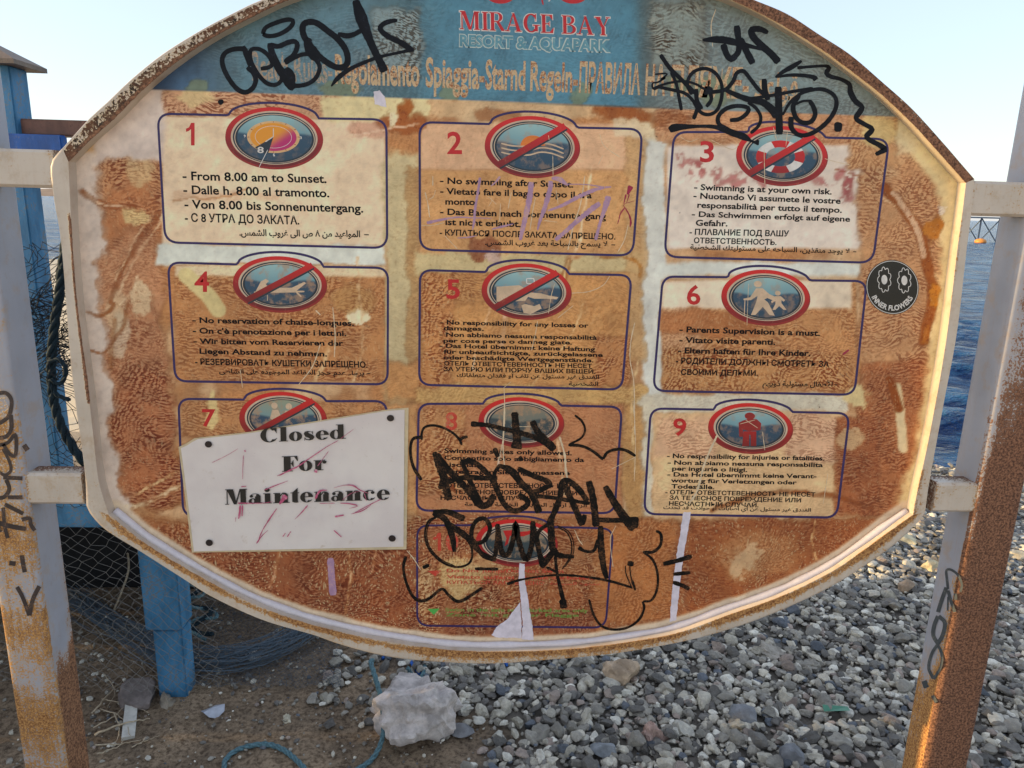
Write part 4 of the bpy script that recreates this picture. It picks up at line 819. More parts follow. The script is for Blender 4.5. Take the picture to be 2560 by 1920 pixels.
b = MB(); line(b, 'RESORT & AQUAPARK', B_(765,296), B_(1742,334), 30, 0.075, 0.00012, 1); line(b, 'RESORT & AQUAPARK', B_(770,294), B_(1738,332), 28.5, 0.035, 0.00018, 0)
b.build('hotel_subtitle', [INK['teal_letters'], INK['letter_edge']], sign)
b = MB()
for w_, xa, xb in (('Regolamento',838,1049),('Spiaggia-',1064,1211),('Starnd',1213,1313),('Regeln-',1325,1444),('ПРАВИЛА',1447,1600),('НА',1612,1662),('ПЛЯЖЕ-',1676,1870)):
    line(b, w_, (xa, 199+(xa-630)*0.0372), (xb, 199+(xb-630)*0.0372), 74, 0.028, 0.00014)
line(b, shape_arabic('قواعد'), (1885,243), (1992,250), 66, 0.02, 0.00014)
b.build('header_title', INK['header_letters'], sign)
b = MB(); line(b, 'Beach Rules-', (630, 199), (832, 206.5), 74, 0.02, 0.00014); b.build('header_title', ink('header_letters_worn', (190, 160, 130), 0.6, 0.9, 0.3, (98, 124, 130)), sign)
lg = PM(0.00012)
for cx in ((1252), (1433)):
    a = np.linspace(0.05*math.pi, 0.95*math.pi, 24)
    cy = -24; lg.strip(np.c_[cx+42*np.cos(a), cy+32*np.sin(a)+1.2], np.c_[cx+36*np.cos(a), cy+20*np.sin(a)], 0)
lg.stroke([(1350,-20),(1355,0),(1358,12)], 4, 0); lg.stroke([(1380,-14),(1372,4)], 4, 1)
lg.stroke([(1210,-20),(1260,-48),(1330,-36),(1380,-58),(1450,-40),(1475,-20)], 9, 0)
lg.build('hotel_emblem', [INK['red_print'], INK['white_print']], sign)

# peeled strips where the print has come away
def peel(pts, label):
    q = np.array(list(pts)+[pts[0]], float); q = np.vstack([np.c_[np.linspace(a[0], b[0], max(2, int(np.hypot(*(b-a))/3)))[:-1], np.linspace(a[1], b[1], max(2, int(np.hypot(*(b-a))/3)))[:-1]] for a, b in zip(q[:-1], q[1:])])
    q = q+np.stack([2.2*fbm(q[:, 0]/9, q[:, 1]/9, 51), 2.2*fbm(q[:, 0]/9+40, q[:, 1]/9, 52)], -1)
    p_ = PM(0.00030); p_.poly(q.tolist(), 0); o = p_.build('peeled_strip', INK['peeled_white'], sign); o['label'] = label
peel([J_(868,372),J_(905,380),J_(912,520),J_(958,800),J_(975,931),J_(885,925),J_(893,800),J_(880,650),J_(862,500)], 'white peeled strip below the lowest symbol')
peel([J_(872,655),J_(883,760),J_(884,918),J_(700,912),J_(665,895),J_(700,835),J_(790,770)], 'white triangular peeled patch at the lower rim')
peel([J_(2062,0),J_(2118,0),J_(2050,400),J_(2010,790),J_(1962,800),J_(1985,500),J_(2030,200)], 'white peeled strip below box nine')
peel([B_(215,590),B_(255,580),B_(285,620),B_(300,690),B_(225,672)], 'small pale scrap under the header')

# ---------------------------------------------------------------- scratches, marker strokes and sprayed tags
sc = PM(0.00024)
for f_, pts, w in ((G_,[(1555,0),(1540,120),(1510,280),(1470,400),(1440,500),(1400,680)],2.6),(G_,[(155,0),(155,90)],2.2),(G_,[(85,150),(110,260),(125,380)],2.2),(G_,[(180,130),(160,190),(120,215)],1.6),
    (G_,[(880,150),(860,240),(850,300)],2),(G_,[(780,250),(770,420)],1.6),(G_,[(265,550),(380,670)],1.6),(G_,[(1955,450),(1920,590),(1860,700)],1.8),(G_,[(1100,200),(1075,330),(1050,500)],2),(G_,[(50,455),(150,455),(260,430)],1.4),
    (G_,[(700,220),(740,260)],1.4),(G_,[(1180,410),(1300,425)],1.5),(G_,[(1290,130),(1310,260)],1.6),(G_,[(670,280),(700,220),(660,190)],1.4),
    (B_,[(1670,860),(1700,940),(1800,1010)],1.2),(B_,[(1690,1000),(1660,1060)],1.2),(B_,[(1340,870),(1345,900)],1.4),(B_,[(1368,1000),(1370,1130)],1.4),
    (E_,[(1895,480),(1870,600),(1865,720),(1890,880),(1895,1200)],2.2),(E_,[(1735,180),(1690,240),(1600,280),(1490,290)],1.6),(E_,[(1270,470),(1255,560),(1230,660)],1.5),(E_,[(1055,900),(1060,1080),(1045,1250),(1010,1400)],1.8),
    (E_,[(1380,230),(1360,300),(1340,420)],1.2),(E_,[(1500,370),(1400,450)],1.4),(E_,[(870,700),(850,780)],1.4),(E_,[(1100,860),(1050,900)],1.2),
    (H_,[(1260,290),(1300,430),(1310,560),(1330,650)],5),(H_,[(825,20),(820,200),(815,400),(830,560)],2.6),(H_,[(1840,0),(1860,300),(1850,640)],1.6),(H_,[(880,210),(1060,210)],1.2),(H_,[(1670,545),(1860,450)],1.4),
    (D_,[(2140,380),(2155,560),(2150,700)],2.4),(D_,[(2060,620),(2010,760),(1920,880)],2.2),(D_,[(2030,400),(2060,430)],3),(D_,[(1545,780),(1560,900)],1.5),(D_,[(1720,300),(1720,340)],1.6),
    (F_,[(440,230),(430,500)],1.0),(F_,[(240,1200),(160,1380),(110,1560),(60,1640)],4.5),(F_,[(530,1180),(545,1300)],1.4),(F_,[(950,1450),(920,1646)],1.6),
    (C_,[(540,960),(545,1180)],1.6),(C_,[(690,850),(680,940)],1.6),(C_,[(230,60),(200,160),(210,300)],1.8),(C_,[(600,820),(620,900)],1.4),(C_,[(930,1020),(1000,1040),(1090,1060)],1.4),(C_,[(0,880),(60,910),(120,890)],1.2),(C_,[(200,900),(330,960),(380,930)],1.4),
    (J_,[(1270,130),(1300,200),(1330,240)],2),(J_,[(1570,100),(1530,200),(1550,400)],1.6),(J_,[(50,280),(100,340),(150,420)],2)):
    sc.stroke([f_(*p) for p in pts], w, 0, rough=0.4, seed=int(w*10)+len(pts))
tag(sc.build('scratches', INK['scratch_cream'], sign), kind='stuff')
mk = PM(0.00034)
for pts, w in (([(1062,55),(1050,180),(1020,330),(985,480),(960,590)],[52,50,46,40,30]),([(1240,45),(1235,120),(1190,280),(1140,420),(1120,500)],[46,44,40,26,12]),([(1250,20),(1320,30),(1400,85)],[30,44,20]),
    ([(1215,320),(1350,270),(1500,190),(1640,130),(1735,105)],[18,28,34,32,26]),([(1740,105),(1800,100)],[20,10]),([(1285,590),(1390,500),(1480,420),(1600,320),(1695,250)],[40,36,40,46,50]),([(1775,185),(1740,300),(1700,420),(1655,590)],[54,46,30,28]),
    ([(100,432),(250,400),(380,380),(520,385),(700,390)],[30,20,14,10,6]),([(590,15),(570,150),(545,300),(535,420),(520,500)],[26,22,22,22,8]),([(775,5),(740,50),(690,95)],[26,16,8]),([(700,490),(800,465),(900,440)],[14,18,8]),([(380,572),(480,565),(560,550)],[6,12,6]),([(1400,75),(1560,78),(1720,100)],[8,8,10])):
    mk.stroke([G_(*p) for p in pts], np.array(w)*0.27124, 0, rough=0.18, seed=len(pts))
mk.stroke([(826,1395),(829,1440),(833,1488)], [17,17,18], 0, rough=0.08)
for pts, w in (([(1980,92),(1950,170)],[48,30]),([(1935,170),(1915,255)],[16,8]),([(1965,170),(1940,250)],[10,6]),([(1925,290),(1885,345),(1870,400),(1858,440)],[9,12,8,7]),([(1925,290),(1965,360),(1980,420),(1972,470)],[8,14,18,10]),([(1925,290),(1915,260),(2010,230)],[7,5,3])):
    mk.stroke([G_(*p) for p in pts], np.array(w)*0.27124, 1, rough=0.25, seed=3)
mk.stroke([F_(1045,685),F_(1085,655)], 5, 1, rough=0.3)
tag(mk.build('marker_scribble', [INK['lilac_marker'], INK['crimson_marker']], sign), kind='stuff')

GA = lambda x, y: (520+x*0.24412, y*0.24412)
GB = lambda x, y: (1620+x*0.28029, 40+y*0.28029)
def tagmesh(name, frame, sc_, strokes, mat, label, off=0.00044, rough=0.05):
    g = PM(off)
    for i, (w, pts) in enumerate(strokes):
        pts = [frame(*p) for p in pts]; w = np.array(w, float)*sc_
        if w.ndim and len(w) != len(pts): w = np.interp(np.linspace(0, 1, len(pts)), np.linspace(0, 1, len(w)), w)
        if len(pts) == 1: g.ellipse(pts[0][0], pts[0][1], float(w)/2, float(w)/2*0.9, 0, 12)
        else: g.stroke(pts, w if w.ndim else float(w), 0, rough=rough, seed=i)
    o = g.build('graffiti_tag', mat, sign); o['label'] = label; return o
tagmesh('a', GA, 0.24412, [
 (46,[(560,350),(590,285),(680,240),(790,205),(860,205),(870,240),(820,300),(720,355),(620,370),(560,350)]),
 (50,[(400,520),(350,500),(260,505),(180,540),(145,610),(165,710),(230,830),(310,920),(390,945),(460,900),(490,820),(460,740),(400,690)]), ([30,60,50,40],[(365,470),(385,530),(410,610),(430,680)]),
 (44,[(540,705),(620,690),(660,650),(610,560),(530,505),(450,505),(430,560),(450,650),(520,770),(600,850),(680,870),(740,840),(755,780),(700,680)]),
 ([64,70,80,90,100,80],[(635,440),(655,540),(710,670),(790,790),(840,860),(885,910)]), (52,[(640,460),(720,475),(820,435),(890,425),(915,470),(880,560),(800,625),(790,640)]),
 (44,[(790,650),(870,600),(960,560),(1050,560),(1110,620),(1145,690),(1110,790),(1040,850),(960,875),(870,880)]), ([80,110,60],[(790,700),(840,780),(870,860)]),
 (64,[(1060,430),(1000,400),(970,320),(980,250),(1040,225),(1120,240),(1230,320),(1330,400),(1410,510),(1432,620),(1400,680),(1320,690),(1220,640),(1120,560),(1040,470),(1000,400)]),
 ([60,110,120,60],[(1010,400),(1040,490),(1090,560),(1160,620)]),
 ([40,56,50,50],[(1330,345),(1420,368),(1500,350),(1570,310)]), ([70,96,120,110,80,74,80,90],[(1510,0),(1535,80),(1565,170),(1600,270),(1660,420),(1720,550),(1765,640),(1810,735)]),
 ([34,50,50,54,56,60,60],[(1940,208),(1860,220),(1790,250),(1765,300),(1840,370),(1980,440),(2085,512)]), ([46,30,34,40,44,50,16],[(2110,505),(1950,540),(1750,585),(1600,640),(1450,710),(1330,800),(1262,885)]),
 ([46,56,34],[(110,1060),(132,1045),(160,1035)])], INK['spray_black'], 'large looping black tag with a halo ring over the left of the blue header')
tagmesh('b', GB, 0.28029, [
 ([60,54,56,50],[(670,250),(700,340),(740,385),(790,350),(812,270),(805,170),(790,85)][:4]), ([50,50,56,60],[(740,385),(800,330),(812,250),(800,160),(790,85)]), ([50,60,62],[(825,200),(870,300),(935,425)]),
 ([24,60,66,50,34,26],[(485,215),(600,210),(700,218),(830,250),(930,275),(1050,305)]), ([40,54,60,64,62,64,66],[(1070,150),(1000,118),(925,125),(940,190),(1020,270),(1100,340),(1165,415)]),
 ([26,44,36,20],[(1370,400),(1290,450),(1200,500),(1135,548)]), ([20,30,34,40,60],[(1140,545),(1260,528),(1380,530),(1470,545),(1500,570)]),
 ([30,26,26,40,44,40,34,40,52,50,44,52,44,40,46,50,44,46,50,42,36],[(1330,462),(1450,452),(1570,445),(1615,460),(1590,510),(1630,540),(1720,565),(1795,610),(1805,680),(1850,760),(1908,810),(1885,860),(1855,915),(1920,960),(1998,1010),(1950,1070),(1975,1105),(2060,1150),(2115,1190),(2080,1210),(2028,1235)]),
 (38,[(110,345),(190,460),(290,560),(380,650),(420,690)]), (30,[(205,500),(250,600),(275,720),(298,840)]), (16,[(60,520),(170,515),(110,570),(160,545),(90,590),(40,600),(50,655),(110,630)]),
 (22,[(40,650),(110,620),(200,595),(320,582),(420,605),(500,650),(540,665)]), (30,[(100,635),(220,660),(330,690),(400,755),(450,830)]),
 (32,[(390,700),(352,620),(370,540),(430,485),(520,470),(600,510),(650,590),(660,690),(640,790),(600,855),(530,880),(460,850),(400,750)]), (40,[(430,650),(435,750),(480,830)]), (36,[(440,820),(425,870),(405,920)]),
 (36,[(500,690),(560,680),(640,670),(700,650),(760,580),(790,510),(850,492),(910,560),(980,650),(1040,705)]), (34,[(540,640),(565,740),(520,810)]), (56,[(525,645),(570,670)]),
 ([40,50,56,70,80],[(690,660),(800,710),(900,745),(1020,770),(1110,840),(1150,900)]), (38,[(730,930),(810,920),(880,870),(892,820),(800,802),(700,825),(630,890),(630,960),(700,1005),(800,1060),(870,1080)]),
 (30,[(890,770),(960,820),(1005,900),(985,980),(915,1045)]), ([60,70,34,34,44,60,60,20,60],[(190,1020),(245,995),(400,985),(560,985),(650,1005),(760,1045),(860,1080),(930,1120),(990,1130)]),
 (50,[(1035,560),(1042,660),(1070,750)]), (64,[(1160,630),(1165,800),(1172,1058)]), (30,[(860,745),(1000,725),(1150,700),(1300,672),(1470,645)]),
 ([20,28,30,34,36,38,40,42,40,40,44,50],[(1200,885),(1260,780),(1350,700),(1450,662),(1560,655),(1655,705),(1680,790),(1640,890),(1560,980),(1450,1050),(1350,1062),(1280,1000),(1275,900)]),
 (42,[(1350,700),(1295,800),(1315,900),(1375,950),(1450,945),(1490,880),(1470,800),(1440,760)]), (22,[(1310,790),(1380,760),(1460,755)]), ([80,90,70],[(1660,990),(1695,990),(1730,995)])],
 INK['spray_black'], 'tangled black tag with loops, crown and zigzag tail on the right of the blue header')
tagmesh('c', H_, 0.31646, [
 (20,[(488,355),(468,310),(420,262),(350,222),(265,200),(195,215),(172,262),(172,315)]), (24,[(470,325),(495,298),(535,290)]), ([30,24,24,24,26,30],[(180,295),(110,302),(85,355),(86,450),(112,540),(170,632)]),
 (18,[(1380,120),(1435,165),(1462,235),(1430,300),(1335,352)]), (24,[(1330,355),(1430,362),(1520,402),(1605,470)]), (24,[(1605,465),(1640,412),(1720,388),(1790,400),(1860,442)]),
 ([44,34,36,40,46,50,30],[(560,188),(700,200),(850,235),(960,262),(1080,300),(1160,345),(1220,390)]), ([56,60,66,70,100],[(905,95),(912,180),(918,260),(925,320),(918,385)]), ([50,50,60,64,60],[(1045,165),(1080,240),(1140,310),(1190,360),(1220,395)]),
 (40,[(745,380),(775,450)]), (40,[(940,450),(960,475)]),
 ([40,60,64,60,56],[(270,410),(305,500),(350,620),(370,720),(392,790)]), (52,[(290,430),(380,550),(470,640),(560,740),(630,830),(700,820),(740,750)]), (38,[(305,695),(400,640),(520,610),(650,615),(770,615)]), ([60,24],[(340,640),(310,700)]),
 (40,[(485,480),(545,620),(600,740),(650,830)]), (44,[(480,490),(570,485),(660,550),(735,640),(780,740),(830,830),(900,875),(980,850),(1010,800),(935,745)]), (30,[(790,510),(745,590),(765,700),(800,800)]),
 ([30,60,56,54,56],[(780,515),(880,560),(960,660),(1040,740),(1100,890)]), (42,[(930,540),(1040,592),(1185,655),(1120,705),(1020,740)]), (32,[(1020,755),(1200,770),(1340,795)]),
 (46,[(1185,960),(1230,860),(1265,760),(1280,650),(1335,640),(1420,715),(1480,800)]), (50,[(1300,660),(1340,760),(1390,870),(1440,990)]), (44,[(1440,985),(1460,905)]),
 (56,[(1490,640),(1525,780),(1550,1000)]), (30,[(1350,790),(1420,805),(1500,815)]), ([50,60,70,70],[(1620,680),(1700,820),(1790,950),(1850,1020)]), (40,[(1560,945),(1700,950),(1880,940)]), (50,[(1865,925),(1855,1010)])],
 INK['marker_black'], 'broad black marker letters across boxes eight and ten', rough=0.10)
tagmesh('d', J_, 0.34358, [
 ([40,48,44,40,30],[(240,5),(330,55),(378,170),(390,230),(396,290)]), ([30,40,46],[(240,0),(350,0),(470,52)]), (16,[(280,28),(205,70),(182,170),(212,270),(300,360),(410,400),(505,370),(525,280),(480,190),(400,120)]), (7,[(270,36),(215,80),(195,170),(222,262),(300,345),(400,392)]),
 (46,[(350,90),(440,145),(520,210)]), (32,[(530,230),(610,210),(655,120),(620,50),(560,60),(522,130),(530,230),(590,295),(680,330),(702,240),(712,85)]),
 (40,[(708,90),(722,200),(745,300),(790,300),(828,180),(842,80),(862,200),(915,345),(958,240),(968,65)]), (38,[(965,90),(990,180),(1015,300),(1035,395)]), (28,[(1045,360),(1000,240),(1012,140),(1085,85)]),
 (54,[(1095,50),(1102,180),(1110,280)]), ([60,40,26],[(1105,270),(1160,315),(1268,325)]), (44,[(1025,400),(1075,340),(1110,290)]), (34,[(530,200),(600,310),(700,350)]),
 (7,[(1140,95),(1225,140),(1262,220),(1258,310),(1200,400)]), (10,[(1150,110),(1215,150),(1248,230),(1240,320),(1180,415)]),
 ([26,22,30,34],[(1130,320),(1142,440),(1168,560),(1190,650)]), ([56,50],[(1183,635),(1192,700)]), (20,[(1065,400),(1145,440)]), ([26,16,14,16,18,20,16],[(778,524),(880,492),(1050,465),(1200,458),(1400,478),(1550,508),(1690,550)]),
 ([34,22,24,28],[(1298,258),(1350,285),(1410,280),(1440,200)]), ([40,50,44,34],[(1460,100),(1462,250),(1482,400),(1505,485)]), (8,[(1640,390),(1645,450),(1690,560)]), (10,[(1672,395),(1680,470),(1712,570)]), (40,[(1655,372),(1700,378)]), ([24,14],[(1690,500),(1712,570)]),
 (22,[(1862,138),(1898,160),(1895,240),(1840,290),(1770,290)]), (18,[(1768,288),(1840,350),(1874,450),(1870,560),(1830,640),(1768,650)]), (18,[(1765,650),(1776,700),(1740,780),(1660,838),(1560,855),(1470,830),(1410,750),(1375,635)]),
 (34,[(1915,378),(2030,350),(2122,320)]), (28,[(1988,452),(2112,440)]), (30,[(1985,510),(2045,530),(2105,560)]),
 ([26,20,20,22,24,22,20,22,24,22],[(42,322),(25,400),(42,500),(85,600),(140,645),(210,630),(305,560),(360,610),(440,648),(600,550)]), (26,[(165,405),(212,385)]), (22,[(545,412),(715,415)])],
 INK['marker_black'], 'black marker letters and cloud outline below the broad letters, over box ten', rough=0.10)

# ---------------------------------------------------------------- taped notice
KN = lambda x, y: (440+x*0.27125, 1000+y*0.27125)
notice = thing('paper_notice', 'white laminated closed for maintenance notice stuck over rule box seven', 'notice', tuple(atY(735, 1375, YP)[()]-np.array([0, 0.004, 0])), None)
def patch(TL, TR, BR, BL, nu, nv, off, extra=None):
    V = []; 
    for j in range(nv):
        for i in range(nu):
            u, v = i/(nu-1), j/(nv-1); a = np.array(TL)*(1-u)+np.array(TR)*u; b_ = np.array(BL)*(1-u)+np.array(BR)*u; p = a*(1-v)+b_*v
            if extra: p = p+np.array(extra(u, v))
            q = atY(p[0], p[1], YP); q[1] -= off+0.0009*(1+math.sin(u*5.0+v*2)*math.cos(v*4-u*3))*0.5+0.006*max(0, 0.16-u-0.6*v)**1.0*(1 if off else 0)
            V.append(q)
    return V, [(j*nu+i, (j+1)*nu+i, (j+1)*nu+i+1, j*nu+i+1) for j in range(nv-1) for i in range(nu-1)]
top_e = [(0,0.0),(0.07,-10),(0.3,-8),(0.65,-10),(0.92,-1),(1,0)]
def ex_(u, v):
    s = np.interp(u, [0, 0.02, 0.07, 0.30, 0.65, 0.92, 1.0], [8, 6, -8, -2, -3, -4, 0]); return (0, s*(1-v)**3)
t = NT('notice_paper'); n1 = t.noise(28, 5, 0.7); n2 = t.noise(9, 3); n3 = t.noise(240, 3, 0.7)
c = t.mix(t.ramp(n2, 0.35, 0.65), lin((228, 216, 206)), lin((218, 204, 196))); c = t.mix(t.math('MULTIPLY', t.ramp(n1, 0.60, 0.74), 0.45), c, lin((186, 160, 130)))
c = t.mix(t.math('MULTIPLY', t.ramp(n3, 0.66, 0.72), 0.3), c, lin((140, 120, 100)))
t.set('Base Color', c); t.set('Roughness', 0.32); t.bump(t.math('ADD', n2, t.math('MULTIPLY', n1, 0.3)), 0.7, 0.004); M['paper'] = t.m
M['laminate'] = flat('yellowed_laminate', (206, 184, 146), 0.35, 0.1, 60)
v, f = patch(KN(28,400), KN(2145,68), KN(2125,1372), KN(150,1402), 30, 16, 0.0016, lambda u, v: (ex_(u, v)[0], ex_(u, v)[1]))
mesh_obj('laminate_border', v, f, M['laminate'], notice, smooth=True)
v, f = patch(KN(52,408), KN(2108,85), KN(2098,1345), KN(170,1388), 40, 22, 0.0028, ex_)
mesh_obj('sheet', v, f, M['paper'], notice, smooth=True)
M['inkn'] = ink('notice_black_ink', (22, 20, 22), 0.3, 0.1, 0.5, (110, 100, 96))
nt = PM(0.0054)
serif_line(nt, 'Closed', KN(786,384), KN(1574,348), 128*0.27125, 0.32, 0.045, 0, gap=0.015)
serif_line(nt, 'For', KN(984,652), KN(1402,636), 140*0.27125, 0.32, 0.045, 0, gap=0.015)
serif_line(nt, 'Maintenance', KN(470,955), KN(1982,908), 140*0.27125, 0.31, 0.045, 0, gap=0.01)
nt.build('lettering', M['inkn'], notice)
M['dot'] = flat('black_dot', (30, 16, 20), 0.35)
for cx, cy in ((308,400),(1980,160),(315,1305),(1995,1265)): st = PM(0.0056); st.ellipse(*KN(cx, cy), 9, 8, 0, 20); st.build('round_dot', M['dot'], notice)
ps = PM(0.0058)
for pts, w in (([(340,570),(480,500),(580,440)],4),([(630,500),(625,600),(622,720)],5),([(640,455),(650,470)],12),([(610,790),(655,785)],8),([(940,690),(1100,620),(1250,520),(1400,420),(1500,365)],[6,10,9,6,5]),([(960,685),(1110,610)],10),([(1520,350),(1640,262)],4),
    ([(1290,660),(1300,630)],26),([(1310,600),(1410,465)],5),([(820,820),(920,780),(1040,735)],[6,9,4]),([(580,940),(800,940),(900,925)],[10,7,3]),([(600,960),(595,1040),(585,1085)],[16,18,12]),([(622,960),(618,1060)],10),([(560,1070),(556,1110)],4),
    ([(1020,870),(990,910),(960,950)],[56,30,12]),([(935,990),(860,1100),(800,1200),(765,1290)],[8,10,8,6]),([(750,1310),(800,1240),(855,1190)],[12,6,4]),([(1220,960),(1160,1030),(1100,1090)],[10,8,4]),([(990,1250),(1015,1215)],7),([(1032,1250),(1065,1200)],8),
    ([(1460,1190),(1530,1252)],9),([(1520,940),(1600,945),(1680,965),(1600,990)],[8,9,9,3]),([(1640,1035),(1780,960),(1890,905)],[4,9,9]),([(1620,1040),(1720,1010),(1800,960)],[4,9,4]),([(1470,1065),(1550,1050)],14),([(1290,900),(1330,830),(1400,820)],[18,16,6]),
    ([(1460,800),(1560,775),(1640,780),(1700,820),(1780,850)],[3,5,12,8,4]),([(1540,910),(1620,850),(1700,830)],4),([(1740,850),(1760,920)],5),([(1330,942),(1470,940)],5)):
    ps.stroke([KN(*p) for p in pts], (np.array(w, float) if np.ndim(w) else w)*0.27125*1.0, 0, rough=0.3, seed=5)
pk_ = ps.build('marker_scribble', ink('pink_marker', (190, 84, 116), 0.5, 0.35, 0.4, (214, 190, 190)), notice); pk_['kind'] = 'stuff'

# ---------------------------------------------------------------- round sticker
scx, scy, sr = 2230.7, 718, 66
sticker = thing('round_sticker', 'round black sticker with two white flower eyes at the right edge of the board', 'sticker', tuple(atY(scx, scy+66, YP)-np.array([0, 0.002, 0])))
s = PM(0.0005); s.ellipse(scx, scy, sr, sr+2, 0, 72); s.build('disc', ink('sticker_black', (14, 18, 18), 0.25, 0.04), sticker)
s = PM(0.0006); s.ellipse(scx, scy, sr-1.5, sr+0.2, 0, 72, hole=(sr-3.0, sr-1.3)); s.build('rim', INK['white_print'], sticker)
for cx in (2210.5, 2260.5):
    s = PM(0.0006); cy = 699 if cx < 2240 else 701
    s.ellipse(cx, cy, 7.5, 12, 0, 24)
    pth = []
    for u in np.linspace(0, 2*math.pi, 81):
        rr = 0.88+0.26*abs(math.sin(4.5*u)); pth.append((cx+15*rr*math.cos(u), cy+28*rr*math.sin(u)))
    s.stroke(pth, 1.7, 0, n=120, cap=False); s.build('flower_eye', INK['white_print'], sticker)
b = MB(); word = 'INNER FLOWERS'; wv_, wf_ = glyph_mesh(word, 0.035); ua, ub = wv_[:, 0].min(), wv_[:, 0].max()
for_v = []
for x, y in wv_:
    u = (x-ua)/(ub-ua); a = math.pi-R(24)-u*(math.pi-R(50)); r_ = 57-(y/0.73)*13
    for_v.append((scx+r_*math.cos(a), scy+1+r_*math.sin(a)))
b.add(pane(for_v, 0.0007), wf_, 0); b.build('lettering', INK['white_print'], sticker)

# ---------------------------------------------------------------- posts and arms
def square_tube(name, X0, X1, Y0, Y1, Z0, Z1, rad, wfun, mat, parent, n=60, label=None, axis='z', cr=5):
    """tube with rounded corners along z (or x); wfun(side, q, along) -> wear, tone"""
    if axis == 'z': c2 = [((X0+rad), (Y0+rad), 180), ((X1-rad), (Y0+rad), 270), ((X1-rad), (Y1-rad), 0), ((X0+rad), (Y1-rad), 90)]
    sec = []
    for cx, cy, a0 in c2:
        for k in range(cr+1): a = R(a0+90*k/cr); sec.append((cx+rad*math.cos(a), cy+rad*math.sin(a)))
    full = []                       # subdivide flats
    for i in range(len(sec)):
        a, b_ = np.array(sec[i]), np.array(sec[(i+1) % len(sec)]); m = 8 if np.linalg.norm(b_-a) > 0.02 else 1
        for k in range(m): full.append(a+(b_-a)*k/m)
    full = np.array(full); K = len(full); V = []; W = []; T = []
    for i in range(n):
        z = Z0+(Z1-Z0)*i/(n-1)
        for (x, y) in full:
            V.append((x, y, z)); w, tn = wfun((x-X0)/(X1-X0), (y-Y0)/(Y1-Y0), z); W.append(w); T.append(tn)
    F = [(i*K+j, i*K+(j+1) % K, (i+1)*K+(j+1) % K, (i+1)*K+j) for i in range(n-1) for j in range(K)]
    F += [tuple(range(K))[::-1], tuple((n-1)*K+j for j in range(K))]
    o = mesh_obj(name, V, F, mat, parent, smooth=True, attrs={'wear': ('FLOAT', W), 'tone': ('FLOAT', T)}, auto=60)
    if label: o['label'] = label
    return o
def wl_post(u, v, z):              # left post: u across x, v depth
    if v < 0.12:                   # front
        k = 0.44+0.16*(0.75-z)+0.10*math.sin(z*31)+(0.20*(1-u) if z > 0.85 else 0.06)
        k *= 1.0 if z < 1.15 else 0.75
        return min(max(k, 0.1), 0.66), 0.9
    if u > 0.9:                    # right side: clean above, rusting from the back edge and below
        e = max(0.0, (v-0.62)/0.38)*np.interp(z, [0.3, 0.75, 1.0, 1.05], [1.2, 0.75, 0.5, 0.05]); lo = max(0.0, (0.62-z)/0.12)
        return min(0.05+0.55*min(e, 1)+0.85*min(lo, 1.0), 0.9), 0.62
    return 0.4, 0.7
def wr_post(u, v, z):
    if v < 0.12: return float(np.interp(z, [0.3, 0.95, 1.05, 1.25, 1.5], [0.98, 0.90, 0.72, 0.48, 0.40]))*(1.0 if u > 0.1 or z < 0.85 else 0.6)+0.1*(u-0.5)*(z > 0.95), 0.45
    if u < 0.1:
        e = max(0.0, (0.55-v)/0.45)*float(np.interp(z, [0.3, 0.75, 0.9], [1.0, 0.8, 0.0])); lo = float(np.interp(z, [0.2, 0.45, 0.6], [1.0, 0.7, 0.0])); bk_ = max(0, (v-0.85)/0.15)*(z < 0.8)
        return min(0.05+0.6*e+0.75*lo+0.3*bk_, 0.92), 0.95
    return 0.7, 0.5
square_tube('post', -0.942, -0.856, -0.0255, 0.062, -0.05, 2.25, 0.007, wl_post, M['post'], sign, label='left post, cream paint with yellow rust and dark tags on the front')
square_tube('post', 1.007, 1.108, -0.0255, 0.054, -0.05, 2.30, 0.010, wr_post, M['post'], sign, label='right post, front face brown with rust')
def arm(x0, x1, z0, z1, dz=0.0):
    b_ = MB(); n = 10; V = []; W = []; T = []; r_ = 0.005
    sec = [(YF+0.0012, z0+r_), (YF+0.0012, z1-r_), (YF+0.0012+r_, z1), (0.018, z1), (0.018, z0), (YF+0.0012+r_, z0)]
    for i in range(n):
        x = x0+(x1-x0)*i/(n-1); sh = dz*i/(n-1); e = min(i, n-1-i) == 0
        for k, (y, z) in enumerate(sec): V.append((x, y, z+sh)); W.append(0.28+0.2*e if k in (0, 1, 2, 5) else 0.66); T.append(0.8 if k in (0, 1) else 0.25)
    K = 6; F = [(i*K+j, i*K+(j+1) % K, (i+1)*K+(j+1) % K, (i+1)*K+j) for i in range(n-1) for j in range(K)]
    F += [tuple(range(K)), tuple((n-1)*K+j for j in range(K))[::-1]]
    mesh_obj('bracket_arm', V, [q[::-1] for q in F], M['frame'], sign, attrs={'wear': ('FLOAT', W), 'tone': ('FLOAT', T)})
arm(-0.862, -0.738, 1.512, 1.576); arm(-0.862, -0.755, 0.922, 0.985); arm(0.892, 1.012, 1.508, 1.570); arm(0.925, 1.012, 0.921, 0.984)

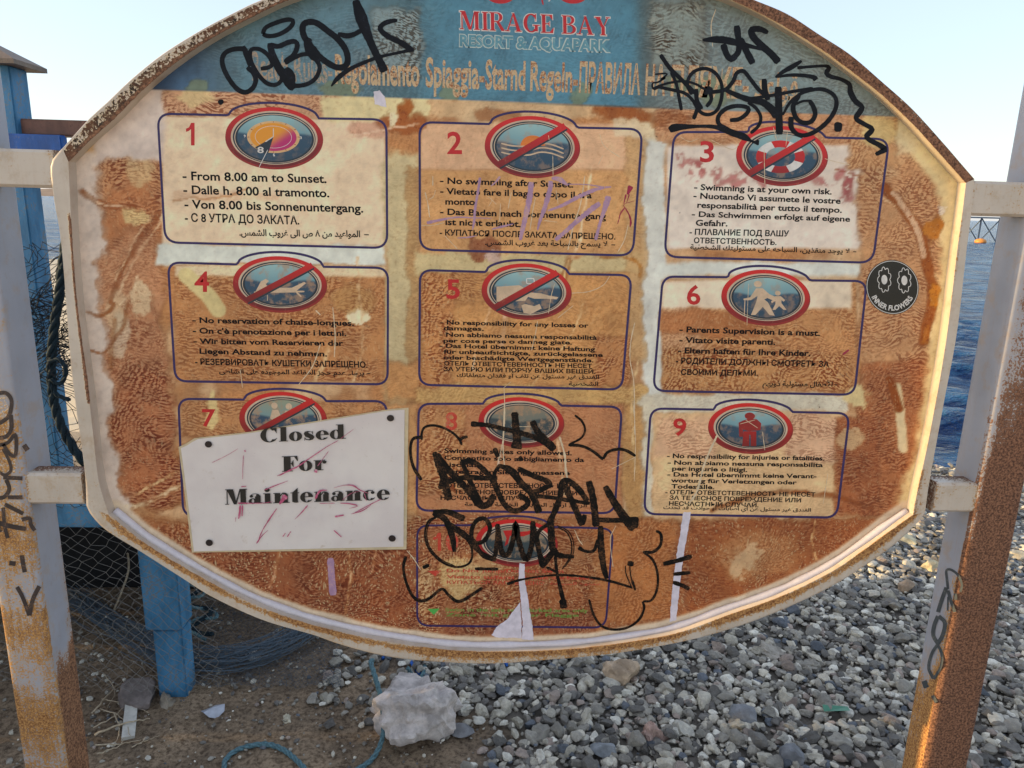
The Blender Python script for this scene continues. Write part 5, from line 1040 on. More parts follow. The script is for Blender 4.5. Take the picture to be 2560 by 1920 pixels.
# sprayed tags on the posts
def side_tag(frame, sc_, strokes, plane, mat, label):
    g = MB(); off = 0.0008
    for i, (w, pts) in enumerate(strokes):
        off += 0.00003; p = np.array([frame(*q) for q in pts], float); n = max(6, int(np.linalg.norm(np.diff(p, axis=0), axis=1).sum()/4))
        p = np.c_[p, np.interp(np.linspace(0, 1, len(p)), np.linspace(0, 1, np.size(w)), np.atleast_1d(w))*sc_]; q = spline(p, n) if len(p) > 2 else np.stack([np.linspace(p[0, k], p[1, k], n) for k in range(3)], -1)
        gr = np.gradient(q[:, :2], axis=0); gr /= np.linalg.norm(gr, axis=1)[:, None]+1e-9; nn = np.stack([-gr[:, 1], gr[:, 0]], -1)*q[:, 2:3]/2
        v = np.empty((2*n, 2)); v[0::2] = q[:, :2]+nn; v[1::2] = q[:, :2]-nn; W_ = plane(v, off)
        g.add(W_, [(2*k, 2*k+1, 2*k+3, 2*k+2) for k in range(n-1)])
    o = g.build('graffiti_tag', mat, sign); o['label'] = label
LP = lambda x, y: (x/2.592, 960+y/2.592)
side_tag(LP, 1/2.592, [(26,[(-20,60),(40,60),(75,110),(60,200),(20,240),(-20,260)]),(26,[(70,200),(72,290),(40,340),(-20,350)]),(24,[(-20,400),(50,380),(100,330),(100,460),(60,450),(20,390)]),(20,[(20,420),(60,500),(70,560),(30,590),(-20,560)]),(26,[(20,605),(145,612)]),(26,[(40,620),(60,680),(30,730),(-10,740)]),(26,[(50,735),(145,735)]),(26,[(30,780),(150,840)]),(30,[(-10,900),(60,920),(165,940)]),(24,[(20,800),(30,920),(50,1000)]),
    (26,[(140,880),(190,870),(200,910),(225,950)]),(28,[(140,1110),(150,1170),(160,1220)]),(26,[(110,1315),(150,1390),(190,1500)]),(28,[(255,1310),(215,1390),(190,1500)]),(34,[(155,395),(180,430)]),(30,[(60,1160),(100,1165)]),(24,[(-20,860),(0,960)])],
    lambda v, off: atY(v[:, 0], v[:, 1], -0.0255-off), ink('post_marker', (62, 50, 46), 0.5, 0.35, 0.4, (150, 110, 76)), 'dark scrawled tag on the front of the left post')
RPp = lambda x, y: (2200+x/2.592, 1160+y/2.592)
side_tag(RPp, 1/2.592, [(16,[(440,810),(432,740),(430,690),(460,685),(505,720),(530,780),(520,830)]),(26,[(430,800),(400,880),(375,960)]),(20,[(440,820),(460,890),(485,960)]),(10,[(440,860),(438,950)]),(26,[(375,985),(350,1050),(345,1110),(375,1165)]),(26,[(380,985),(420,1030),(405,1110),(370,1170)]),(20,[(372,1170),(335,1230),(315,1320),(345,1390)]),(18,[(372,1170),(400,1230),(395,1310),(348,1395)]),(34,[(285,1405),(300,1450)]),(22,[(340,1500),(365,1545)]),(20,[(488,840),(492,880)])],
    lambda v, off: atX(v[:, 0], v[:, 1], 1.007-off), ink('post_marker_grey', (70, 74, 76), 0.5, 0.3, 0.4, (150, 140, 120)), 'grey looping chain tag on the inner side of the right post')

# ================================================================ GROUND, SEA
SEA = -0.30
PA = atZ(2350, 1175, SEA)[:2]; PB = atZ(150, 655, SEA)[:2]
sh_d = (PB-PA)/np.linalg.norm(PB-PA); sh_n = np.array([-sh_d[1], sh_d[0]])
if sh_n[1] < 0 : sh_n = -sh_n
def shore(x, y):                  # signed distance seaward of the waterline
    return (x-PA[0])*sh_n[0]+(y-PA[1])*sh_n[1]
def pebbly(x, y):                 # 0 sand .. 1 pebbles; edge traced from the picture
    e = np.interp(y, [0.2, 0.45, 0.62, 0.9, 1.3, 2.5, 6.0, 20.0], [-0.12, 0.10, -0.12, -0.35, -0.30, 0.0, -1.5, -8.0])
    return sm(-0.10, 0.14, x-e+0.10*fbm(x*4, y*4, 77, 3))
def gz_(x, y):
    s = shore(x, y); z = np.clip(SEA+0.04-s*0.13, -3.0, 0.0)
    z = np.where(s < -2.3, 0.0, z)+0.015*fbm(x*1.3, y*1.3, 61, 3)+0.010*fbm(x*6, y*6, 62, 3)
    return np.where(s > 0, np.minimum(z, SEA-0.02-0.1*s), z)
def grid(xs, ys, zf):
    X, Y = np.meshgrid(xs, ys); Z = zf(X, Y); n, m = X.shape; i = np.arange(n*m).reshape(n, m)
    return np.stack([X, Y, Z], -1).reshape(-1, 3), np.stack([i[:-1, :-1], i[:-1, 1:], i[1:, 1:], i[1:, :-1]], -1).reshape(-1, 4), X, Y
fine = np.arange(-3.0, 5.0, 0.03)
xs = np.r_[-400, -200, -100, -60, -40, -28, -20, -15, -12, -9, -7, -5.5, -4.2, fine, 5.6, 7, 9, 12, 16, 22, 30, 45, 70, 120, 250, 400]
ys = np.r_[-400, -200, -100, -50, -25, -12, -6, -3, -2, -1.2, np.arange(-0.8, 5.0, 0.03), 5.5, 6.2, 7, 8, 9.5, 11, 13, 15, 17, 19, 22, 26, 32, 45, 70, 120, 300, 800]
v, f, X, Y = grid(xs, ys, gz_)
t = NT('beach_sand'); n1 = t.noise(5, 5, 0.65); n2 = t.noise(70, 5, 0.75); n3 = t.noise(420, 3, 0.7)
c = t.mix(t.ramp(n1, 0.3, 0.7), lin((122, 103, 82)), lin((170, 145, 116))); c = t.mix(t.ramp(n2, 0.40, 0.66), c, t.mix(1.0, c, lin((150, 140, 130)), 'MULTIPLY'))
c = t.mix(t.math('MULTIPLY', t.ramp(n3, 0.64, 0.70), 0.7), c, lin((190, 176, 156))); c = t.mix(t.attr('peb', 'Fac'), c, lin((108, 100, 90)))
# paler sand farther up the beach on the left
s = t.node('ShaderNodeSeparateXYZ'); t.link(t.coord(), s.inputs[0]); c = t.mix(t.ramp(s.outputs[1], 2.0, 3.2), c, lin((228, 204, 168))); c = t.mix(t.ramp(s.outputs[1], -0.6, -2.0), c, lin((228, 206, 172)))  # unseen sand behind the camera is paled to bounce light onto the board
t.set('Base Color', c); t.set('Roughness', 0.95); t.bump(t.math('ADD', n2, t.math('MULTIPLY', n3, 0.5)), 0.8, 0.008); M['sand'] = t.m
tag(mesh_obj('ground', v, f, M['sand'], smooth=True, attrs={'peb': ('FLOAT', pebbly(X, Y)*(np.abs(Y) < 6))}), 'brown sand and grit of the beach below the board', kind='structure')

t = NT('sea_water'); co = t.coord((1.0, 2.2, 1)); w1 = t.noise(1.1, 5, 0.6, co); w2 = t.noise(5.5, 4, 0.6, co); w3 = t.noise(0.16, 3, 0.5, co)
t.set('Base Color', t.mix(t.ramp(w1, 0.40, 0.62), (0.004, 0.030, 0.13), (0.030, 0.15, 0.34))); t.set('Roughness', 0.16); t.set('IOR', 1.33); t.set('Specular IOR Level', 0.22)
t.bump(t.math('ADD', t.math('ADD', w1, t.math('MULTIPLY', w2, 0.45)), t.math('MULTIPLY', w3, 1.2)), 1.0, 0.75); M['sea'] = t.m
def wavz(X, Y):
    s = shore(X, Y); return SEA+0.035*np.sin(s*4.6+1.6*fbm(X*0.35, Y*0.35, 5)*3+fbm(X, Y, 6)*2)*np.clip(s/1.5, 0.15, 1)*(Y < 60)+0.035*fbm(X*1.6, Y*4, 9, 4)*(Y < 60)
xs = np.r_[-3000, -900, -300, -120, -60, -30, np.arange(-16, 2, 0.5), np.arange(2, 9, 0.07), np.arange(9, 40, 0.5), 60, 120, 300, 900, 3000]
ys = np.r_[-900, -300, -100, -30, -10, np.arange(0, 12, 0.07), np.arange(12, 60, 0.6), 70, 90, 130, 200, 400, 1000, 3500]
v, f, X, Y = grid(xs, ys, wavz)
tag(mesh_obj('sea', v, f, M['sea'], smooth=True), 'choppy deep blue sea beyond the beach', kind='structure')

# ---------------------------------------------------------------- pebbles
def ico(sub):
    bm = bmesh.new(); bmesh.ops.create_icosphere(bm, subdivisions=sub, radius=1.0); v = np.array([p.co[:] for p in bm.verts]); f = np.array([[q.index for q in p.verts] for p in bm.faces]); bm.free(); return v, f
def stone(seed, sub=2, cuts=9, rough=0.10, sc=(1, 0.8, 0.55)):
    r = np.random.default_rng(seed); v, f = ico(sub); v = v.copy()
    for _ in range(cuts):
        d = r.normal(size=3); d /= np.linalg.norm(d); h = r.uniform(0.45, 0.88); k = v@d; over = np.maximum(k-h, 0); v -= d*over[:, None]*1.0
    n = 1+rough*(fbm(v[:, 0]*1.7+seed, v[:, 1]*1.7+v[:, 2]*1.3, seed, 3))+rough*0.6*vnoise(v[:, 2]*4+9+seed, v[:, 0]*4+v[:, 1]*3, seed+3)
    return v*n[:, None]*np.array(sc), f
def stone_mat(name, base_from):
    t = NT(name)
    if base_from == 'attr': c = t.attr('tint')
    else: c = t.node('ShaderNodeObjectInfo').outputs['Color']
    co = t.coord(kind='Object' if base_from == 'attr' else 'Object'); n = t.noise(90 if base_from == 'attr' else 1.8, 4, 0.65, co); h = t.noise(500 if base_from == 'attr' else 11, 3, 0.7, co)
    c = t.mix(t.ramp(n, 0.35, 0.65), t.mix(1.0, c, (0.72, 0.72, 0.74), 'MULTIPLY'), c); c = t.mix(t.math('MULTIPLY', t.ramp(h, 0.62, 0.72), 0.35), c, lin((206, 200, 188)))
    t.set('Base Color', c); t.set('Roughness', 0.72); t.bump(t.math('ADD', n, t.math('MULTIPLY', h, 0.4)), 0.5, 0.002 if base_from == 'attr' else 0.05); return t.m
M['peb'] = stone_mat('pebble_stone', 'attr'); M['pebo'] = stone_mat('beach_stone_surface', 'obj')
TONES = [((112,106,98),0.25,'dark grey'),((154,146,132),0.30,'mid grey'),((196,186,166),0.24,'pale grey'),((160,142,128),0.05,'brownish pink'),((98,102,108),0.05,'blue grey'),((220,212,194),0.11,'cream white')]
PROT = [stone(100+i, 2, [9, 12, 6, 10][i % 4], [0.10, 0.08, 0.22, 0.14][i % 4], [(1,0.8,0.55),(1,0.72,0.34),(1,0.62,0.6),(1,0.9,0.7)][i % 4]) for i in range(24)]
PLO = [stone(100+i, 1, 5, 0.15, [(1,0.8,0.55),(1,0.72,0.38),(1,0.62,0.6),(1,0.9,0.7)][i % 4]) for i in range(16)]
def scatter(n, xr, yr, smin, smax, keep, zoff=0.0, seed=1, p=2.0):
    r = np.random.default_rng(seed); x = r.uniform(*xr, n); y = r.uniform(*yr, n); k = keep(x, y) > r.uniform(0, 1, n); x, y = x[k], y[k]
    s = smin+(smax-smin)*r.uniform(0, 1, len(x))**p; return x, y, s, np.full(len(x), zoff)
def visible(x, y):
    px, w = to_px(np.stack([x, y, gz_(x, y)], -1)); return (w > 0.3) & (px[:, 0] > -120) & (px[:, 0] < 2700) & (px[:, 1] < 2080)
land = lambda x, y: pebbly(x, y)*(shore(x, y) < 0.35)
parts_ = []
parts_.append(scatter(30000, (-0.7, 2.9), (0.15, 2.3), 0.0065, 0.025, land, 0.004, 1, 1.6))
parts_.append(scatter(2600, (-0.4, 2.9), (0.15, 2.5), 0.020, 0.038, land, 0.012, 2, 2.6))
parts_.append(scatter(16000, (-0.5, 6.5), (1.7, 5.6), 0.014, 0.042, land, 0.006, 3, 1.8))
parts_.append(scatter(9000, (-4.5, 10.5), (5.0, 12.0), 0.04, 0.09, lambda x, y: (shore(x, y) < 0.2)*(shore(x, y) > -3.5)*1.0, 0.01, 4))
parts_.append(scatter(7000, (-2.6, 0.3), (0.2, 2.2), 0.003, 0.012, lambda x, y: (1-pebbly(x, y))*0.8, 0.002, 5, 2.5))
parts_.append(scatter(420, (-0.5, 0.2), (0.5, 1.1), 0.010, 0.03, lambda x, y: (1-pebbly(x, y))*0.9, 0.004, 6, 2.0))
PX = [np.concatenate([q[k] for q in parts_]) for k in range(4)]
vis = visible(PX[0], PX[1]); PX = [q[vis] for q in PX]
r = np.random.default_rng(33); N = len(PX[0])
ctr = np.stack([PX[0], PX[1], gz_(PX[0], PX[1])+PX[3]+PX[2]*0.12+np.abs(r.normal(0, 0.004, N))], -1)
tone_i = r.choice(len(TONES), N, p=[q[1] for q in TONES]); rot = r.uniform(0, 2*math.pi, N); tx = r.normal(0, 0.25, N); ty = r.normal(0, 0.25, N)
scr, wz = to_px(ctr); size = PX[2]/wz; hidden = np.zeros(N, bool)
pol = np.array([(o if True else o) for o in (list(o_top)+list(o_right)[1:]+list(o_bot)[1:]+list(o_left)[1:])], float); hidden |= inside(scr[:, 0], scr[:, 1], pol)
hidden |= (scr[:, 0] < 0) | (scr[:, 0] > 2560) | (scr[:, 1] > 1930) | ((scr[:, 0] > 2280) & (scr[:, 0] < 2440) & (scr[:, 1] > 1600))
score = np.where(hidden, -1, size); big_i = np.argsort(-score)[:285]; is_big = np.zeros(N, bool); is_big[big_i] = True
def rotm(a, b, c):
    ca, sa, cb, sb, cc, sc2 = math.cos(a), math.sin(a), math.cos(b), math.sin(b), math.cos(c), math.sin(c)
    return np.array([[ca, -sa, 0], [sa, ca, 0], [0, 0, 1]])@np.array([[1, 0, 0], [0, cb, -sb], [0, sb, cb]])@np.array([[cc, 0, sc2], [0, 1, 0], [-sc2, 0, cc]])
VV = []; FF = []; TT = []; base = 0
shape_i = r.integers(0, 24, N)
for i in range(N):
    if is_big[i]: continue
    pv, pf = PROT[shape_i[i]] if (size[i] > 0.0085 and ctr[i, 1] < 3.2) else PLO[shape_i[i] % 16]
    q = (pv*PX[2][i])@rotm(rot[i], tx[i], ty[i]).T+ctr[i]; VV.append(q); FF.append(pf+base); base += len(pv)
    c = np.array(lin(TONES[tone_i[i]][0]))*(0.75+0.5*((i*7919) % 100)/100); TT.append(np.broadcast_to(np.r_[c, 1], (len(pv), 4)))
print('GRAVEL TRIS', sum(len(q) for q in FF))
tag(mesh_obj('gravel', np.concatenate(VV), np.concatenate(FF), M['peb'], smooth=False, attrs={'tint': ('FLOAT_COLOR', np.concatenate(TT))}), 'loose grey gravel and coral bits covering the beach', 'gravel', kind='stuff')
PME = []
for i, (pv, pf) in enumerate([stone(100+k, 3, [9, 12, 6, 10][k % 4], [0.10, 0.08, 0.22, 0.14][k % 4], [(1,0.8,0.55),(1,0.72,0.34),(1,0.62,0.6),(1,0.9,0.7)][k % 4]) for k in range(24)]):
    me = bpy.data.meshes.new('beach_pebble'); me.from_pydata(pv.tolist(), [], [tuple(int(a) for a in q) for q in pf]); me.materials.append(M['pebo']); me.polygons.foreach_set('use_smooth', np.ones(len(me.polygons), bool)); me.set_sharp_from_angle(angle=R(28)); PME.append(me)
KIND = ['rounded', 'flat', 'knobbly coral', 'blocky']
for i in big_i:
    k = shape_i[i]; o = bpy.data.objects.new('beach_pebble', PME[k]); col.objects.link(o); o.location = ctr[i]; s_ = float(PX[2][i])
    o.rotation_euler = Matrix(rotm(rot[i], tx[i], ty[i]).tolist()).to_euler(); o.scale = (s_, s_, s_); c = np.array(lin(TONES[tone_i[i]][0]))*(0.75+0.5*((i*7919) % 100)/100); o.color = (*c, 1)
    kd = KIND[k % 4]; tn = TONES[tone_i[i]][2]
    sx_, sy_ = scr[i]; zn = 'in front of the right post' if sx_ > 2200 and sy_ > 1400 else 'near the water behind the right post' if sx_ > 2100 else 'just right of the pale rock' if sx_ < 1350 else 'under the middle of the board rim' if sy_ < 1740 else 'along the bottom edge of the picture' if sy_ > 1850 else 'in the open gravel left of the right post'
    tag(o, '%s %s pebble %s' % (tn, kd, zn), 'pebble', '%s %s pebbles %s' % (tn, kd, zn))

# ---------------------------------------------------------------- larger rocks
def rock(px, py, wpx, hpx, rgb, label, seed, sc=(1, 0.8, 0.7), cuts=10, rough=0.25, name='rock', yaw=0.0, sub=4, lift=0.35, fine=0.04):
    c = atZ(px, py, 0.0); c[2] = gz_(np.array(c[0]), np.array(c[1])); d = np.linalg.norm(c-CAM); s_ = wpx/FPX*d/2
    v, f = stone(seed, sub, cuts, rough, sc); v = v*(1+fine*vnoise(v[:, 0]*9+v[:, 2]*5, v[:, 1]*9+seed, seed)[:, None]*1.0); v = v@rotm(yaw, 0, 0).T*s_
    base = c.copy(); v = v+c+np.array([0, 0, s_*lift])
    o = mesh_obj(name, v, f, rock_mat(name+'_%d' % seed, rgb), smooth=True, loc=tuple(base), auto=24); return tag(o, label, 'rock')
def rock_mat(n, rgb):
    t = NT('rock_surface'); a = t.noise(18, 5, 0.65); b_ = t.noise(130, 4, 0.7); c = lin(rgb)
    cc = t.mix(t.ramp(a, 0.35, 0.65), [x*0.62 for x in c], [min(0.9, x*1.15) for x in c]); cc = t.mix(t.math('MULTIPLY', t.ramp(b_, 0.55, 0.7), 0.4), cc, [x*0.5 for x in c])
    t.set('Base Color', cc); t.set('Roughness', 0.85); t.bump(t.math('ADD', a, t.math('MULTIPLY', b_, 0.5)), 0.8, 0.006); return t.m
rock(1040, 1815, 200, 150, (196, 184, 176), 'large pale craggy rock with a teal rope caught against it', 57, (1.0, 0.85, 0.85), 7, 0.30, yaw=0.9, lift=0.45, sub=5, fine=0.06)
rock(1552, 1700, 100, 90, (186, 160, 132), 'tan rounded boulder just under the lower rim of the board', 12, (1, 0.9, 0.75), 4, 0.14)
rock(1633, 1845, 64, 96, (188, 156, 142), 'pinkish pitted coral rock standing in the grey gravel', 13, (0.8, 0.8, 1.15), 6, 0.40, fine=0.10)
rock(350, 1755, 82, 88, (120, 108, 102), 'dark grey rock at the foot of the blue leg', 14, (1, 0.9, 0.85), 8, 0.15)
rock(415, 1760, 46, 60, (150, 138, 122), 'pale elongated stone right beside the blue leg', 15, (0.7, 0.8, 1.0), 8, 0.3)
rock(628, 1645, 34, 30, (230, 224, 218), 'small bright white coral piece on the net roll', 16, (0.9, 0.8, 1.0), 7, 0.45, sub=3, fine=0.14)
rock(720, 1800, 24, 24, (210, 200, 176), 'small cream coral knob on bare sand', 17, (0.8, 0.8, 1.0), 6, 0.4, sub=3, fine=0.12)
rock(2265, 1365, 62, 32, (214, 198, 160), 'cream sunlit stone just right of the lower frame corner', 18, (1.1, 0.6, 0.5), 7, 0.2, sub=3)
rock(2325, 1425, 44, 44, (206, 188, 150), 'cream round stone beside the right post', 19, (0.9, 0.8, 0.9), 7, 0.2, sub=3)
rock(2262, 1480, 46, 50, (176, 150, 124), 'tan stone low beside the right post', 20, (0.9, 0.8, 0.9), 7, 0.2, sub=3)
rock(2535, 1400, 44, 26, (206, 190, 160), 'cream flat stone to the right of the right post', 21, (1.1, 0.8, 0.5), 7, 0.2, sub=3)
rock(1148, 1800+38, 60, 40, (128, 126, 126), 'dark grey slab wedged against the pale rock', 22, (1.2, 0.7, 0.4), 9, 0.12, sub=3)
rock(1700-190, 1885, 70, 60, (134, 136, 138), 'large mid grey stone at the bottom edge of the gravel', 23, (1, 0.85, 0.6), 10, 0.12, sub=3)
rock(1925, 1640, 52, 46, (170, 160, 146), 'knobbly beige stone in the middle of the gravel', 24, (1, 0.85, 0.8), 7, 0.35, sub=3, fine=0.1)
rock(1860, 1800, 72, 56, (132, 132, 134), 'big round grey stone in the lower gravel', 25, (1, 0.9, 0.7), 9, 0.1, sub=3)
rock(1985, 1900, 66, 60, (120, 120, 122), 'dark stone cut by the bottom edge of the picture', 26, (1, 0.9, 0.7), 9, 0.12, sub=3)

# ================================================================ BLUE DECK ON THE LEFT
def blue_paint(name, rgb, worn=(120, 116, 108)):
    t = NT(name); n = t.noise(14, 5, 0.65, t.coord((1, 1, 0.35))); h = t.noise(120, 4, 0.7); c = lin(rgb)
    cc = t.mix(t.ramp(n, 0.35, 0.65), [x*0.7 for x in c], [min(0.9, x*1.25) for x in c]); cc = t.mix(t.math('MULTIPLY', t.ramp(t.math('ADD', t.math('MULTIPLY', n, 0.5), t.math('MULTIPLY', h, 0.5)), 0.53, 0.60), 0.7), cc, lin(worn))
    t.set('Base Color', cc); t.set('Roughness', 0.6); t.bump(t.math('ADD', n, h), 0.4, 0.002); return t.m
M['blue'] = blue_paint('blue_wood_paint', (58, 118, 156)); M['blue2'] = blue_paint('bright_blue_paint', (36, 92, 164)); M['brownwood'] = blue_paint('brown_weathered_wood', (120, 82, 66), (80, 56, 44))
M['capw'] = blue_paint('grey_cap_wood', (122, 104, 88), (90, 78, 66)); M['plank'] = blue_paint('bleached_plank', (176, 148, 110), (120, 96, 70))
deck = thing('fishing_deck', 'blue painted wooden deck with capped corner post, standing behind the left end of the board', 'deck', (-1.5, 0.8, 0.0))
def bar(name, x0, x1, y0, y1, z0, z1, mat, parent=None, bev=0.004):
    bm = bmesh.new(); v, f = box(x0, x1, y0, y1, z0, z1); vs_ = [bm.verts.new(p) for p in v]
    for q in f: bm.faces.new([vs_[i] for i in q])
    bmesh.ops.bevel(bm, geom=bm.edges[:], offset=bev, segments=2, affect='EDGES'); bm.normal_update()
    V = [p.co[:] for p in bm.verts]; bm.verts.index_update(); F = [[q.index for q in p.verts] for p in bm.faces]; bm.free()
    return mesh_obj(name, V, F, mat, parent or deck)
p1 = atY(58, 620, 0.80); p2 = atY(121, 620, 0.88)
p1 = p2-np.array([0.115, 0, 0])
bar('post', p1[0], p2[0], 0.80, 0.88, 0.655, float(atY(119, 184, 0.92)[2])+0.001, M['blue'])
# pyramid cap with overhanging eaves
cq = atY(119, 184, 0.92); cx0, cx1, cy0, cy1 = p1[0]-0.075, float(cq[0]), 0.765, 0.92; cz = float(cq[2])
V = [(cx0,cy0,cz),(cx1,cy0,cz),(cx1,cy1,cz),(cx0,cy1,cz),(cx0,cy0,cz+0.012),(cx1,cy0,cz+0.012),(cx1,cy1,cz+0.012),(cx0,cy1,cz+0.012),(cx0+0.09,(cy0+cy1)/2-0.02,cz+0.068),(cx1-0.11,(cy0+cy1)/2-0.02,cz+0.070),(cx1-0.11,(cy0+cy1)/2+0.02,cz+0.070),(cx0+0.09,(cy0+cy1)/2+0.02,cz+0.068)]
mesh_obj('post_cap', V, [(3,2,1,0),(0,1,5,4),(1,2,6,5),(2,3,7,6),(3,0,4,7),(4,5,9,8),(5,6,10,9),(6,7,11,10),(7,4,8,11),(8,9,10,11)], M['capw'], deck)
rz0, rz1 = float(atY(150, 340, 0.82)[2]), float(atY(150, 299, 0.82)[2]); bar('rail', p2[0]-0.01, 0.2, 0.82, 0.88, rz0, rz1, M['brownwood'])
bar('rail_bracket', p1[0], float(atY(156, 355, 0.77)[0]), 0.765, 0.798, float(atY(100, 378, 0.77)[2]), float(atY(100, 336, 0.77)[2]), M['blue2'])
a = atY(262, 1262, 0.60); bq = atY(262, 1320, 0.60)
bar('fascia_board', -3.9, -0.80, 0.60, 0.63, float(bq[2]), float(a[2]), M['blue'])
l0 = atY(347, 1400, 0.64); l1 = atY(441, 1400, 0.64)
bar('leg', l0[0], l1[0], 0.635, 0.72, 0.235, float(bq[2])-0.004, M['blue'])
bar('leg', l0[0]+0.018, l1[0]-0.004, 0.642, 0.714, -0.06, 0.233, M['blue'])
for x in (-2.6, -3.6): bar('leg', x, x+0.1, 0.64, 0.72, -0.05, float(bq[2])-0.004, M['blue'])
for i in range(5): bar('deck_plank', -3.9, -0.82, 0.66+i*0.128, 0.66+i*0.128+0.118, float(a[2])-0.03, float(a[2])-0.004, M['plank'])
bar('under_deck_shade_board', -3.9, -0.62, 1.30, 1.33, -0.05, float(a[2])-0.034, flat('under_deck_shade_black', (20, 18, 18), 0.9))  # near-black board added to stand in for the deep shade under the deck
# unseen plank wall added on the left to keep the foreground in shade
wall = thing('plank_wall', 'added unseen blue plank wall left of the deck, shading the foreground', 'wall', (-4.3, -1.2, 0.0))
for i in range(17): bar('plank', -4.33, -4.30, -2.44+i*0.22, -2.44+i*0.22+0.212, -0.05, 1.05+0.02*math.sin(i*2.1), M['blue'], wall)

# ---------------------------------------------------------------- nets
M['netpale'] = flat('pale_net_twine', (112, 108, 102), 0.8); M['netdark'] = flat('dark_net_twine', (34, 36, 40), 0.85); M['netblue'] = flat('blue_grey_net_twine', (74, 86, 96), 0.8)
M['rope'] = flat('teal_rope', (84, 112, 118), 0.75, 0.3, 200, 0.3, 0.3); M['ropedark'] = flat('dark_green_rope', (24, 40, 48), 0.85, 0.3, 200, 0.3, 0.3); M['ropeblue'] = flat('bright_blue_rope', (30, 90, 170), 0.7, 0.2, 200)
def net_sheet(name, f3, nu, nv, r_, mat, label, loc, thk=3, jitter=0.15, seed=1):
    rr = np.random.default_rng(seed); b_ = MB(); P = {}
    for j in range(nv+1):
        for i in range(nu+1):
            u = (i+(0.5 if j % 2 else 0)+rr.normal(0, jitter*0.4))/nu; v = (j+rr.normal(0, jitter*0.6))/nv; P[i, j] = np.array(f3(u, v))
    for j in range(nv):
        for i in range(nu+1):
            for di in ((0, 1) if j % 2 else (0, -1)):
                if (i+di, j+1) in P: v, f = tube(np.array([P[i, j], P[i+di, j+1]]), r_, thk, False); b_.add(v, f)
    return tag(b_.build(name, mat, loc=loc), label, 'fishing net')
def low_net(u, v):
    x = -1.92+u*1.16; z = 0.625-0.51*v; y = 0.590-0.05*math.sin(v*math.pi*0.5)+0.02*math.sin(u*9+v*3); return (x+0.10*v*math.sin(u*3), y, z+0.02*math.sin(u*7))
def MB_build_loc(b_, name, mat, loc): return mesh_obj(name, np.concatenate(b_.v), b_.f, mat, None, loc=loc)
MB.build_free = MB_build_loc
def mbbuild(s, name, mats, parent=None, loc=None, **k): return mesh_obj(name, np.concatenate(s.v), s.f, mats, parent, mi=s.mi, loc=loc, **k)
MB.build = mbbuild
net_sheet('fishing_net', low_net, 28, 34, 0.0007, M['netpale'], 'pale diamond mesh net hanging under the blue deck edge', (-1.3, 0.55, 0.0), jitter=0.32)
def gap_net(u, v):
    x = -1.36+u*0.42; z = 1.40-v*0.72; k = max(0, 0.35-v); return (x+0.03*math.sin(v*17+u*4)+k*0.05*math.sin(u*31), 0.56+0.03*math.sin(u*11+v*7)+0.04*math.sin(v*23), z+0.02*math.sin(u*9+v*5))
net_sheet('fishing_net', gap_net, 17, 52, 0.0009, M['netdark'], 'dark tangled mesh net hanging beside the tall blue post', (-1.2, 0.56, 0.65), jitter=0.55, seed=4)
def net2(u, v):
    x = -1.34+u*0.36; z = 1.30-v*0.26; return (x+0.05*math.sin(v*9+u*14), 0.60+0.05*math.sin(u*17+v*5), z+0.03*math.sin(u*23+v*11)-0.12*(1-u)*0.5)
net_sheet('fishing_net', net2, 20, 30, 0.0011, M['netdark'], 'bunched black netting knotted at the top of the gap', (-1.2, 0.60, 1.05), jitter=0.9, seed=9)
# rolled net lying on the sand
def gp(pts, lift=0.0):
    q = atZ([p[0] for p in pts], [p[1] for p in pts], 0.0); q[:, 2] = gz_(q[:, 0], q[:, 1])+np.array([p[2] if len(p) > 2 else lift for p in pts]); return q
path = spline(gp([(175,1520,.06),(270,1590,.05),(370,1650,.05),(470,1685,.05),(600,1678,.05),(720,1630,.05),(820,1560,.05)]), 90)
b_ = MB(); rr = np.random.default_rng(5); tg = np.gradient(path, axis=0); tg /= np.linalg.norm(tg, axis=1)[:, None]; sd = np.cross(tg, (0, 0, 1.0)); st_ = []
for k in range(54):
    a = rr.uniform(0, 2*math.pi); rad = rr.uniform(0.012, 0.062); ph = rr.uniform(0, 6); s_ = np.linspace(0, 1, 90)
    q = path+sd*(rad*np.cos(a+1.2*np.sin(s_*5+ph)))[:, None]+np.array([0, 0, 1.0])*(0.62*rad*np.sin(a+1.2*np.sin(s_*5+ph)))[:, None]; q += rr.normal(0, 0.0012, q.shape); st_.append(q)
    v, f = tube(q, 0.0012, 3, False); b_.add(v, f)
for k in range(1500):
    i = rr.integers(0, 90); m, n_2 = rr.integers(0, 54, 2)
    if np.linalg.norm(st_[m][i]-st_[n_2][i]) < 0.03: v, f = wire(st_[m][i], st_[n_2][min(89, i+1)], 0.001); b_.add(v, f)
tag(b_.build('net_roll', M['netblue'], loc=tuple(path[45]*[1, 1, 0])), 'rolled blue grey fishing net curving across the sand under the board', 'fishing net')
def flat_net(u, v):
    p = gp([(430+u*420, 1500+v*230)])[0]; return (p[0], p[1], p[2]+0.012+0.012*abs(math.sin(u*13+v*9)))
net_sheet('fishing_net', flat_net, 44, 60, 0.0005, M['netblue'], 'loose fine net spread over the sand behind the net roll', tuple(gp([(640, 1620)])[0]), jitter=0.7, seed=12)

